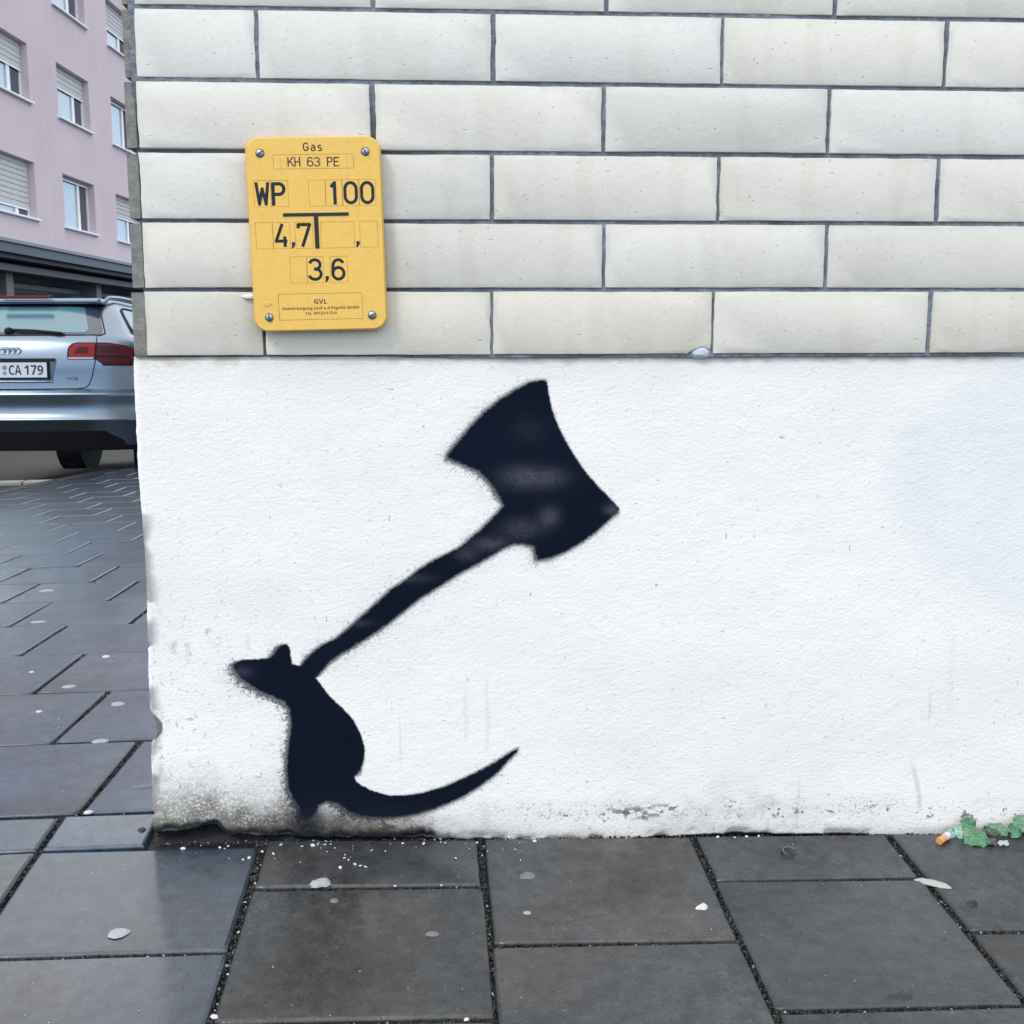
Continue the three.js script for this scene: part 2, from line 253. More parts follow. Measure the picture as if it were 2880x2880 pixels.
const HAZE = [[0.099, 0.421, 0.024, 0.012, 1], [0.127, 0.42, 0.02, 0.01, 0.7], [0.128, 0.375, 0.011, 0.011, 0.9], [0.096, 0.362, 0.02, 0.011, 0.8], [0.06, 0.345, 0.02, 0.008, 0.75], [0.033, 0.333, 0.012, 0.007, 0.6], [0.105, 0.475, 0.02, 0.015, 0.15], [0.2, 0.383, 0.008, 0.006, 0.9], [-0.025, 0.306, 0.02, 0.005, 0.4], [-0.09, 0.255, 0.014, 0.004, 0.5], [-0.224, 0.2, 0.012, 0.007, 0.5]];
const plasterH = (x, y) => { // fine dragged plaster relief, 0..1
  const q = fbm(x * 30, y * 30, 71, 2);
  return 0.36 * vn(x * 230 + q * 3, y * 380 - x * 60, 51) + 0.46 * vn(x * 430 - y * 90, y * 640, 52) + 0.12 * fbm(x * 70, y * 110, 53, 2) - (vn(x * 190, y * 230, 54) > 0.9 ? 0.25 : 0);
};
const dirtLow = (x, y) => y - botY(x); // height above the foot
function paintAt(x, y) { // cover of black paint 0..1
  const d = sdAt(x, y); if (d > 0.045) return 0;
  const e = 0.003, nx = (sdAt(x + e, y) - sdAt(x - e, y)) / (2 * e), ny = (sdAt(x, y + e) - sdAt(x, y - e)) / (2 * e);
  const grain = vn(x * 1500, y * 1500, 3), h = vn(x * 420 - y * 70, y * 560, 52), gr = 0.5 * grain + 0.5 * h;
  const leftSide = step(0.02, -0.12, x) , k = clamp(0.02 + 0.34 * Math.max(0, -nx) + 0.3 * Math.max(0, -ny) + 0.12 * Math.max(0, ny) * step(0.3, 0.5, y), 0, 0.75);
  const soft = 0.0009 + 0.0105 * k;
  let a = 1 - step(-soft * 0.5, soft * 1.35, d + (gr - 0.5) * (0.0018 + 0.004 * k));
  const halo = (0.3 + k * (1.1 + 0.6 * leftSide)) * Math.exp(-Math.max(0, d) / (0.0038 + 0.016 * k));
  if (gr > 0.83 - halo * 0.5) a = Math.max(a, 0.85 * clamp(halo * 1.5));
  a = Math.max(a, 0.34 * halo * k);
  return a;
}
const plinthMap = tex(2048, 1024, (u, v) => {
  const x = lerp(PX0, PX1, u), y = lerp(PY0, PY1, v), hgt = dirtLow(x, y), n = fbm(x * 9, y * 9, 1, 4), f = fbm(x * 60, y * 60, 2, 3), h = plasterH(x, y);
  let c = [0.835, 0.82, 0.8].map((q) => q * (0.965 + 0.05 * n));
  // pinholes and speckles, more of them near the corner and the foot
  const dens = 0.05 + 0.4 * step(-0.12, -0.33, x) * step(0.42, 0.05, y) + 0.25 * step(0.07, 0, hgt);
  const tw = fbm(x * 3 + 0.4 * n, y * 7, 26, 3), tone = 1 - 0.07 * step(0.45, 0.7, tw) * (0.5 + 0.5 * fbm(x * 40, y * 14, 27, 3)); c = [c[0] * tone, c[1] * tone, c[2] * (tone - 0.01 * (1 - tone))];
  const sp = vn(x * 330, y * 330, 21), sp2 = vn(x * 150, y * 190, 22);
  if (sp > 1 - 0.085 * (0.4 + dens * 2.2) - 0.02) c = c.map((q) => q * lerp(0.85, 0.4, dens));
  if (sp2 > 0.965 - 0.05 * dens && f > 0.55) c = c.map((q) => q * 0.62);
  // edge of the corner: grey where the plaster is knocked off
  const ed = x - along(LEFT, y), kn = step(0.024 * fbm(3, y * 40, 8, 3) + 0.004, 0, ed) * step(0.42, 0.36, y) * step(0.36, 0.56, fbm(x * 50, y * 40, 9, 3));
  c = c.map((q, i) => lerp(q, [0.2, 0.21, 0.21][i], 0.85 * kn));
  const bite = Math.hypot((ed - 0.0) / 0.009, (y - 0.137) / 0.017); if (bite < 1) c = c.map((q, i) => lerp(q, [0.16, 0.16, 0.165][i], step(1, 0.8, bite)));
  // abrasions left of the animal
  const ab = step(0.6, 0.75, fbm(x * 24, y * 30, 23, 4)) * step(-0.16, -0.26, x) * step(0.2, 0.27, y) * step(0.46, 0.38, y) * step(0.5, 0.62, fbm(x * 120, y * 120, 24, 2));
  c = c.map((q) => lerp(q, 0.3, 0.8 * ab));
  // grey green dirt rising from the foot, heavy by the corner
  const lo = step(-0.02, -0.2, x), reach = 0.02 + 0.062 * lo + 0.04 * (n - 0.4) + 0.012 * step(-0.3, -0.1, x) * step(0.1, -0.05, x), d1 = clamp(1 - hgt / reach) ** 1.25 * (0.4 + 0.6 * f) * (0.35 + 1.1 * step(0.4, 0.62, 0.55 * h + 0.45 * hash(Math.floor(u * 1400), Math.floor(v * 700), 5) + (1 - hgt / reach) * 0.22));
  c = c.map((q, i) => lerp(q, [0.19, 0.185, 0.16][i], clamp(d1 * (0.5 + 0.95 * lo))));
  // brown damp under the animal
  const und = Math.exp(-(((x + 0.14) / 0.06) ** 2)) * clamp(1.35 - hgt / 0.036) * (0.45 + 0.8 * h); c = c.map((q, i) => lerp(q, [0.016, 0.019, 0.025][i], clamp(und * 0.95)));
  const br = Math.exp(-(((x + 0.1) / 0.11) ** 2)) * clamp(1 - hgt / (0.046 + 0.02 * (n - 0.5))) * (0.7 + 1.1 * f);
  c = c.map((q, i) => lerp(q, [0.085, 0.07, 0.06][i], clamp(br * 1.5 * (0.6 + 0.7 * h) * (1 - 0.75 * clamp(und)))));
  const blk = Math.max(step(0.014, 0.003, hgt - 0.008 * (f - 0.3)) * step(0.05, -0.02, x), 0.9 * step(0.034, 0.0, Math.abs(x + 0.157) + 0.012 * (h - 0.5) + 0.01 * (f - 0.5)) * step(0.06, 0.02, hgt)); c = c.map((q, i) => lerp(q, [0.006, 0.009, 0.014][i], 0.92 * blk));
  const blk2 = step(0.005, 0.001, hgt) * 0.5; c = c.map((q) => lerp(q, 0.2, blk2 * step(0.4, 0.7, f)));
  // scuffs right of the tail
  const sc = step(0.06, 0.03, Math.abs(x - 0.245)) * step(0.011, 0.004, Math.abs(hgt - 0.033 - 0.006 * (n - 0.5))) * step(0.52, 0.6, fbm(x * 90, y * 160, 33, 3)); c = c.map((q, i) => lerp(q, [0.14, 0.15, 0.16][i], 0.9 * sc));
  const gd = 0.6 * step(0.09, 0.03, hgt) * step(0.06, 0.3, x) * step(0.5, 0.66, fbm(x * 14, y * 34, 35, 4)) * (0.35 + 0.4 * step(0.5, 0.62, fbm(x * 150, y * 150, 36, 2))); c = c.map((q, i) => lerp(q, [0.42, 0.46, 0.45][i], gd));
  const ln = step(0.02, 0.006, Math.abs(hgt - 0.036 - 0.012 * (n - 0.5))) * step(-0.02, 0.12, x) * (0.25 + 0.75 * step(0.42, 0.62, fbm(x * 22, y * 30, 38, 3))), lg = vn(x * 520, y * 620, 39); c = c.map((q, i) => lerp(q, [0.3, 0.33, 0.31][i], clamp(ln * (0.1 + 0.55 * step(0.7, 0.84, lg)))));
  const ck = step(0.4, 0.9, x) , sc2 = step(0.012, 0.004, Math.abs(hgt - 0.03 - 0.01 * (n - 0.5))) * step(0.08, 0.16, x) * step(0.68, 0.74, fbm(x * 170, y * 190, 37, 4)); c = c.map((q, i) => lerp(q, [0.12, 0.13, 0.13][i], 0.85 * sc2));
  // old drips
  for (const [dx, dt, db, w, s] of [[0.031, 0.17, 0.115, 0.004, 0.2], [0.056, 0.185, 0.1, 0.0035, 0.25], [-0.045, 0.14, 0.085, 0.002, 0.3], [0.575, 0.065, 0.012, 0.0045, 0.55], [0.43, 0.05, -0.01, 0.003, 0.35], [0.585, 0.155, 0.125, 0.003, 0.4], [0.61, 0.23, 0.13, 0.006, 0.12], [0.052, 0.03, 0.0, 0.008, 0.4]]) {
    const xx = dx + 0.004 * (fbm(y * 30, dx * 9, 3, 2) - 0.5) - (dx > 0.57 && dx < 0.58 ? 0.22 * (y - 0.04) : 0), q = step(w, w * 0.3, Math.abs(x - xx)) * step(db - 0.01, db + 0.004, y) * step(dt + 0.02, dt - 0.02, y) * (0.4 + 0.8 * h); c = c.map((p, i) => lerp(p, [0.4, 0.43, 0.43][i], clamp(s * q)));
  }
  // brown line of dirt under the brickwork
  const tp = 0.5577 - y, t1 = step(0.012 * (0.5 + f), 0.001, tp) * (0.45 + 0.5 * step(0.4, 0.65, fbm(x * 40, y * 20, 44, 3))); c = c.map((q, i) => lerp(q, [0.34, 0.3, 0.24][i], 0.8 * t1));
  const t2 = step(0.05, 0.0, tp) * step(0.0, 0.4, fbm(x * 18, y * 3, 45, 3)) * 0.12; c = c.map((q, i) => lerp(q, [0.55, 0.5, 0.42][i], t2));
  // a patch painted over in a slightly bluer white
  const pa = Math.hypot((x - 0.71) / (0.17 + 0.03 * n), (y - 0.4) / (0.14 + 0.03 * n)) + 0.1 * (f - 0.5) + 0.55 * (fbm(x * 7, y * 7, 28, 3) - 0.5), pm = step(1.12, 0.86, pa) * (0.42 + 0.3 * fbm(x * 60, y * 10, 29, 3)); c = c.map((q, i) => lerp(q, [0.69, 0.725, 0.74][i], pm));
  // black paint
  const a = paintAt(x, y);
  if (a > 0.002) {
    let hz = 0; for (const [hx, hy, sx, sy, s] of HAZE) hz += s * Math.exp(-(((x - hx) / sx) ** 2) - ((y - hy) / sy) ** 2);
    hz = clamp(hz) * (0.45 + 0.75 * h) * (0.7 + 0.6 * f); const low = step(0.06, 0.015, hgt) * 0.35 * f;
    const p = [0.0028, 0.0068, 0.0165].map((q, i) => q * (0.75 + 0.5 * n) + [0.062, 0.06, 0.078][i] * hz + [0.03, 0.025, 0.02][i] * low);
    c = c.map((q, i) => lerp(q, p[i], a));
  }
  return c;
}, true, THREE.ClampToEdgeWrapping);
const plinthBump = tex(2048, 1024, (u, v) => 0.1 + 0.75 * plasterH(lerp(PX0, PX1, u), lerp(PY0, PY1, v)), false, THREE.MirroredRepeatWrapping);
const plinthMat = std({ map: plinthMap, bumpMap: plinthBump, bumpScale: 0.00055, roughness: 0.92, specularIntensity: 0.2, name: 'painted_plaster' });
const plinthPlain = std({ c: [0.79, 0.775, 0.76], bumpMap: plinthBump, bumpScale: 0.0006, roughness: 0.92 });
const PZ = -0.006, PT = 0.5577;
{
  const rows = 210, side = [[-0.6, 0], [-0.25, 0], [-0.1, 0], [-0.04, 0], [-0.018, 0], [-0.012, 0]], arc = 7, R = 0.005, N = 400;
  const pos = [], uv = [], isFront = [], cols = side.length + arc + N;
  const X1 = 0.84;
  for (let j = 0; j <= rows; j++) {
    const v = j / rows;
    for (let i = 0; i < cols; i++) {
      let x, z, y;
      const at = (xx) => lerp(botY(xx), PT, v);
      const y0 = at(-0.33), ed = along(LEFT, y0) + 0.0007 * (fbm(y0 * 120, 1, 61, 3) - 0.5) * 2 - step(0.8, 1, vn(y0 * 90, 2, 62)) * -0.0025 * step(0.4, 0.3, y0);
      if (i < side.length) { x = ed + 0.0015 * (fbm(side[i][0] * 60, y0 * 60, 63, 2) - 0.5); z = PZ + side[i][0]; y = y0; }
      else if (i < side.length + arc) { const a = (i - side.length) / arc * Math.PI / 2; x = ed + R - R * Math.cos(a); z = PZ - R + R * Math.sin(a); y = y0; }
      else { const t = (i - side.length - arc) / (N - 1); x = lerp(ed + R, X1, t); y = at(x); z = PZ + 0.0028 * (fbm(x * 8, y * 8, 64, 2) - 0.5) + 0.0003 * (vn(x * 60, y * 80, 65) - 0.5); const ch = step(0.012, 0, dirtLow(x, y)) * step(0.45, 0.65, fbm(x * 60, y * 60, 66, 2)); z -= 0.004 * ch; }
      if (v > 0.994) z -= 0.0015;
      pos.push(x, y, z); uv.push((x - PX0) / (PX1 - PX0), (y - PY0) / (PY1 - PY0)); isFront.push(i >= side.length + arc);
    }
  }
  const A = [], B = [], S = [];
  for (let j = 0; j < rows; j++) for (let i = 0; i + 1 < cols; i++) {
    const a = j * cols + i, b = a + cols, q = [a, a + 1, b + 1, a, b + 1, b];
    const mx = (pos[3 * a] + pos[3 * b + 3]) / 2, my = (pos[3 * a + 1] + pos[3 * b + 4]) / 2;
    (i < side.length - 2 ? S : isFront[a] && sdAt(mx, my) < 0.0015 ? B : A).push(...q);
  }
  // foot and top returns of the plaster coat
  const base = pos.length / 3;
  for (const [j, dz, dy] of [[0, -0.03, 0.001], [rows, -0.03, 0]]) { const st = pos.length / 3; for (let i = 0; i < cols; i++) { const o = 3 * (j * cols + i); pos.push(pos[o] + (i < side.length + arc ? 0.025 : 0), pos[o + 1] + dy, pos[o + 2] + dz); uv.push(uv[2 * (j * cols + i)], uv[2 * (j * cols + i) + 1]); } for (let i = 0; i + 1 < cols; i++) { const a = j * cols + i, c = st + i; j ? A.push(a, a + 1, c + 1, a, c + 1, c) : A.push(a, c + 1, a + 1, a, c, c + 1); } }
  const full = geom(pos, [...A, ...B, ...S], uv);
  const plinth = new THREE.BufferGeometry(), paint = new THREE.BufferGeometry();
  for (const k of ['position', 'normal', 'uv']) plinth.setAttribute(k, full.attributes[k]);
  plinth.setIndex(A);
  { // paint coat: own compact vertex list
    const map = new Map(), p = [], n = [], t = [], ix = B.map((q) => { if (!map.has(q)) { map.set(q, map.size); for (let c = 0; c < 3; c++) { p.push(full.attributes.position.array[3 * q + c]); n.push(full.attributes.normal.array[3 * q + c]); } t.push(full.attributes.uv.array[2 * q], full.attributes.uv.array[2 * q + 1]); } return map.get(q); });
    paint.setAttribute('position', new THREE.Float32BufferAttribute(p, 3)); paint.setAttribute('normal', new THREE.Float32BufferAttribute(n, 3)); paint.setAttribute('uv', new THREE.Float32BufferAttribute(t, 2)); paint.setIndex(ix);
  }
  const pl = obj('plinth', plinth, plinthMat, building, 'white plastered plinth with a worn corner and dirty foot');
  obj('graffiti', paint, plinthMat, pl, 'black spray painted graffiti of an axe stuck in the head of a seated long tailed animal');
  { const k = side.length - 1, p = [], n = [], t = [], ix = [], P = full.attributes.position.array, Nn = full.attributes.normal.array; // return of the plaster round the corner
    for (let j = 0; j <= rows; j++) for (let i = 0; i < k; i++) { const o = 3 * (j * cols + i); p.push(P[o], P[o + 1], P[o + 2]); n.push(Nn[o], Nn[o + 1], Nn[o + 2]); t.push(P[o + 2] * 0.83, P[o + 1] * 1.67); if (i && j) { const a = j * k + i, b = a - k; ix.push(b - 1, b, a, b - 1, a, a - 1); } }
    const g = geom(p, ix, t); g.setAttribute('normal', new THREE.Float32BufferAttribute(n, 3)); obj('plinth_return', g, plinthPlain, pl); }
  const g2 = box(0.84, 8, -0.25, PT, -0.6, PZ); obj('plinth_length', g2, plinthPlain, pl);
  // dark rotten base behind and below the plaster
  const fp = [], fi = [], fu = []; const n = 300; for (let j = 0; j <= 12; j++) for (let i = 0; i <= n; i++) { const x = lerp(-0.331, 0.9, i / n), y = lerp(-0.08, 0.03, j / 12); fp.push(x, y, -0.018 - 0.014 * step(-0.2, -0.26, x) * step(-0.002, 0.004, y) + 0.009 * (fbm(x * 70, y * 120, 81, 3) - 0.3) + (y < -0.006 ? 0.005 * step(0.1, 0, x) : 0)); fu.push(x, y); if (i && j) { const a = j * (n + 1) + i, b = a - n - 1; fi.push(b - 1, b, a, b - 1, a, a - 1); } }
  obj('rotten_base', [geom(fp, fi, fu), box(-0.3309, -0.3, -0.08, 0.03, -0.6, -0.02)], std({ c: [0.007, 0.008, 0.011], roughness: 0.8, bumpMap: slabBump, bumpScale: 0.004 }), building);
}
// bricks
const brickVariant = (s) => tex(1024, 288, (u, v) => {
  const x = u * 0.243, y = v * 0.068, n = fbm(x * 22 + s * 9, y * 22, 101 + s, 4), f = fbm(x * 160, y * 160, 105 + s, 3);
  let c = [0.695, 0.675, 0.62].map((q) => q * (0.95 + 0.1 * n) * (0.975 + 0.05 * f));
  const e = Math.min(x, 0.243 - x, y, 0.068 - y), g = step(0.0085 * (0.1 + n * 1.5), 0, e) * (0.25 + 0.75 * f) * (0.25 + 0.75 * fbm(x * 25, y * 25, 150 + s, 2)); c = c.map((q, i) => lerp(q, [0.36, 0.36, 0.34][i], 0.36 * g));
  const p = vn(x * 420 - y * 60, y * 620, 110 + s), p2 = vn(x * 230 - y * 60, y * 330, 120 + s);
  if (p > 0.93 && n > 0.45) c = c.map((q) => q * lerp(1, 0.74, (p - 0.91) / 0.06 > 1 ? 1 : (p - 0.91) / 0.06));
  if (p2 > 0.968 && n > 0.45) c = c.map((q) => q * 0.6);
  const st = step(0.55, 0.75, fbm(x * 30, y * 6, 130 + s, 3)); c = c.map((q, i) => q * (1 - [0.05, 0.055, 0.075][i] * st));
  return c;
}, true, THREE.ClampToEdgeWrapping);
const brickBumpF = (s) => tex(1024, 288, (u, v) => { const x = u * 0.243, y = v * 0.068, p2 = vn(x * 230 - y * 60, y * 330, 120 + s); return 0.5 + 0.3 * (fbm(x * 200, y * 240, 140 + s, 3) - 0.5) + 0.1 * (fbm(x * 25, y * 25, 141 + s, 2) - 0.5) - (p2 > 0.968 ? 0.3 : 0); }, false, THREE.ClampToEdgeWrapping);
const rowTint = [[0.98, 1, 1.03], [0.98, 1, 1.03], [0.975, 0.995, 1.025], [0.96, 0.975, 1.0], [0.94, 0.95, 0.965], [0.95, 0.95, 0.935]];
const variants = [0, 1, 2, 3].map((s) => ({ map: brickVariant(s), bump: brickBumpF(s) }));
const brickMats = rowTint.map((c) => variants.map(({ map, bump }) => [[1, 1, 1], [0.94, 0.935, 0.92], [1.0, 0.985, 0.955]].map((k) => std({ c: c.map((q, i) => q * k[i]), map, bumpMap: bump, bumpScale: 0.0007, roughness: 0.72, name: 'cream_brick' }))));
function brickGeo(w, h, d, s, notch) {
  const pts = [], j = (a, b, k) => (fbm(a, b, s * 7 + k, 3) - 0.5) * 2;
  const nl = Math.max(6, Math.round(w / 0.016)), ns = 10;
  for (let i = 0; i < nl; i++) pts.push([(w * i) / nl, 0.0005 * j(i * 0.7, 1, 1)]);
  for (let i = 0; i < ns; i++) pts.push([w + 0.0011 * j(i * 0.55, 2, 2), (h * i) / ns]);
  for (let i = 0; i < nl; i++) pts.push([w - (w * i) / nl, h + 0.0005 * j(i * 0.7, 3, 3)]);
  for (let i = 0; i < ns; i++) pts.push([0.0011 * j(i * 0.55, 4, 4), h - (h * i) / ns]);
  const cut = notch ? pts.filter(([x, y]) => !(x > w - 0.026 && y < 0.007)) : pts;
  if (notch) { const at = cut.findIndex(([x, y]) => x > w * 0.5 && y > 0.006); cut.splice(at, 0, [w - 0.027, 0], [w - 0.02, 0.0045], [w - 0.011, 0.0075], [w - 0.004, 0.006], [w - 0.0005, 0.004]); }
  const sh = new THREE.Shape(cut.map(([x, y]) => new THREE.Vector2(x, y)));
  const g = new THREE.ExtrudeGeometry(sh, { depth: d - 0.0016, bevelEnabled: true, bevelThickness: 0.001, bevelSize: 0.0009, bevelOffset: -0.0009, bevelSegments: 2, curveSegments: 1 });
  g.translate(0, 0, -d);
  const p = g.attributes.position, uv = g.attributes.uv; for (let i = 0; i < p.count; i++) uv.setXY(i, clamp(p.getX(i) / 0.243, 0.002, 0.998), clamp(p.getY(i) / 0.068, 0.004, 0.996));
  return toCreasedNormals(g, 0.7);
}
{
  const rowsY = [[0.921, 0.986], [0.8485, 0.9165], [0.7768, 0.844], [0.7042, 0.7718], [0.6316, 0.6996], [0.5591, 0.6271], [0.991, 1.058], [1.063, 1.13]];
  const rowsX = [[[-0.3065, -0.0627], [-0.0577, 0.1851], [0.1902, 0.4342], [0.4391, 0.682], [0.687, 0.93]], [[-0.307, -0.1845], [-0.18, 0.064], [0.069, 0.3122], [0.316, 0.5595], [0.5643, 0.808]], [[-0.3085, -0.0655], [-0.0596, 0.183], [0.188, 0.4313], [0.4366, 0.68], [0.685, 0.928]],
    [[-0.3094, -0.187], [-0.1825, 0.0622], [0.0664, 0.3113], [0.3152, 0.5578], [0.5632, 0.806]], [[-0.31, -0.066], [-0.0615, 0.1853], [0.1895, 0.4348], [0.439, 0.682], [0.687, 0.93]], [[-0.3112, -0.1873], [-0.183, 0.0617], [0.0652, 0.3089], [0.3122, 0.5566], [0.5618, 0.805]],
    [[-0.306, -0.183], [-0.178, 0.065], [0.07, 0.313], [0.318, 0.561]], [[-0.3055, -0.0627], [-0.0577, 0.185], [0.19, 0.434], [0.439, 0.682]]];
  const edge = [-0.3205, -0.321, -0.3225, -0.3235, -0.324, -0.326, -0.3203, -0.32];
  const sideMat = std({ c: [0.3, 0.3, 0.29], bumpMap: slabBump, bumpScale: 0.004, roughness: 0.9 });
  const endMap = tex(256, 256, (u, v) => { const k = 0.15 + 0.12 * fbm(u * 20, v * 20, 201, 4); return [k * 1.0, k * 1.0, k * 0.93]; }, true); endMap.repeat.set(8, 8);
  const endMat = std({ map: endMap, bumpMap: slabBump, bumpScale: 0.0009, roughness: 0.95 });
  let k = 0, s = 1, sk = 0;
  rowsY.forEach(([y0, y1], r) => {
    rowsX[r].forEach(([x0, x1], i) => {
      const notch = r === 5 && i === 2, g = brickGeo(x1 - x0, y1 - y0, 0.026, s++, notch);
      const m = obj(k ? 'brick_' + String(k).padStart(3, '0') : 'brick', g, brickMats[Math.min(r, 5) % 6][Math.floor(rnd() * 4)][Math.floor(rnd() * 3)], building); k++;
      m.position.set(x0, y0, rr(-0.0008, 0.0008)); m.rotation.z = rr(-0.0015, 0.0015);
    });
    // facing bricks of the side wall: their broken ends show at the corner
    for (let i = 0; i < 4; i++) {
      const zf = -0.003 - i * 0.247 - (i && r % 2 ? 0.12 : 0), zl = i ? 0.242 : r % 2 ? 0.122 : 0.242;
      const g = brickGeo(zl, y1 - y0 - 0.001, edge[r] * -1 - 0.3125 + 0.0005, s++);
      if (i === 0) { const p = g.attributes.position; for (let q = 0; q < p.count; q++) if (p.getX(q) > zl * 0.9) p.setX(q, p.getX(q) + 0.0022 * (fbm(p.getY(q) * 110 + s, p.getZ(q) * 200, 9, 3) - 0.6)); g.computeVertexNormals(); }
      g.rotateY(-Math.PI / 2); // length along z, face to -x
      { const p = g.attributes.position, u = g.attributes.uv; for (let q = 0; q < p.count; q++) u.setXY(q, p.getZ(q) * 0.7 + p.getX(q) + s * 0.13, p.getY(q) + s * 0.31); }
      const m = obj('side_brick' + (sk ? '_' + String(sk).padStart(3, '0') : ''), g, i ? sideMat : endMat, building); sk++;
      m.position.set(edge[r], y0, zf - zl);
    }
  });
  // mortar, a rough recessed sheet, deeper by the corner
  const mMap = tex(512, 512, (u, v) => { const n = fbm(u * 12, v * 12, 301, 4, 12), f = fbm(u * 90, v * 90, 302, 2, 90), k = 0.235 * (0.45 + 0.75 * n) * (0.7 + 0.6 * f); return [k * 0.86, k * 0.98, k * 1.16]; }, true);
  mMap.repeat.set(2.2, 2.2);
  const mMat = std({ map: mMap, bumpMap: slabBump, bumpScale: 0.002, roughness: 0.95 });
  const nx = 420, ny = 200, p = [], ix = [], uv = [];
  for (let j = 0; j <= ny; j++) for (let i = 0; i <= nx; i++) {
    const x = lerp(-0.3135, 0.94, i / nx), y = lerp(0.5556, 1.14, j / ny);
    const deep = 0.0075 * step(0.06, -0.06, x) * step(0.84, 0.78, y), base = -0.0016 - deep * 0.8 - 0.0028 * fbm(x * 25, y * 40, 311, 3);
    p.push(x, y, base + 0.0016 * (vn(x * 160, y * 160, 312) - 0.5)); uv.push(x, y);
    if (i && j) { const a = j * (nx + 1) + i, b = a - nx - 1; ix.push(b - 1, b, a, b - 1, a, a - 1); }
  }
  obj('mortar', [geom(p, ix, uv), box(-0.3135, 0.94, 0.5556, 1.14, -0.045, -0.022), box(-0.3125, -0.29, 0.5556, 1.14, -0.95, -0.046)], mMat, building);
  obj('upper_wall', [box(-0.3205, 8, 4.2, 8.5, -9, -0.001)], std({ c: [0.6, 0.58, 0.54], roughness: 0.8 }), building);
  obj('mortar_bed', [box(-0.3125, 8, 1.14, 4.1995, -9, -0.0065), box(0.94, 8, PT, 1.1395, -0.6, -0.0065), box(-0.3125, -0.29, PT, 1.1395, -9, -0.951)], mMat, building);
  obj('side_plinth', [box(-0.329, -0.3, -0.5, PT, -9, -0.6005)], plinthPlain, building);
  { // brickwork above and beside the picture
    const g = brickGeo(0.243, 0.068, 0.026, 990), M = [], C = [], q0 = new THREE.Quaternion(), q1 = new THREE.Quaternion().setFromEuler(new THREE.Euler(0, -Math.PI / 2, 0)), one = new THREE.Vector3(1, 1, 1);
    const add = (x, y, z, q) => { M.push(new THREE.Matrix4().compose(new THREE.Vector3(x, y, z), q, one)); const k = rr(0.9, 1); C.push(new THREE.Color().setRGB(k, k * 0.99, k * rr(0.95, 1))); };
    const ys = rowsY.map((a) => a[0]), xe = rowsX.map((a) => a[a.length - 1][1]); for (let y = 1.1355; y < 4.12; y += 0.0725) { ys.push(y); xe.push(-0.311 + (ys.length % 2 ? 0 : 0.1225)); }
    ys.forEach((y, r) => { for (let x = xe[r] + 0.005; x < 3.2; x += 0.248) add(x, y, 0, q0); const z0 = r < 8 ? -1.12 : -0.005; for (let z = z0 - (r % 2) * 0.124; z > -6; z -= 0.247) add(-0.322, y, z - 0.243, q1); });
    const im = shadow(new THREE.InstancedMesh(g, brickMats[2][0][0], M.length)); M.forEach((m, i) => { im.setMatrixAt(i, m); im.setColorAt(i, C[i]); }); im.name = 'outer_bricks'; im.userData.kind = 'stuff'; building.add(im);
  }
  // pale putty smeared by the plate's edge and a light mortar patch in the chipped brick
  const lump = (x, y, z, a, b, c, n) => { const g = new THREE.SphereGeometry(1, 18, 12), q = g.attributes.position; for (let i = 0; i < q.count; i++) { const f = 0.75 + 0.5 * fbm(q.getX(i) * 2 + n, q.getY(i) * 2 + q.getZ(i), n, 3); q.setXYZ(i, q.getX(i) * f * a, q.getY(i) * f * b, q.getZ(i) * f * c); } g.computeVertexNormals(); g.translate(x, y, z); return g; };
  obj('putty_smear', lump(-0.1985, 0.6215, 0, 0.009, 0.003, 0.003, 5).rotateZ(0), std({ c: [0.72, 0.7, 0.66] }), building, 'small smear of pale putty beside the lower left of the yellow plate');
  obj('mortar_patch', lump(0.298, 0.5605, -0.006, 0.012, 0.007, 0.006, 8), std({ c: [0.5, 0.56, 0.66], roughness: 0.9 }), building);
}

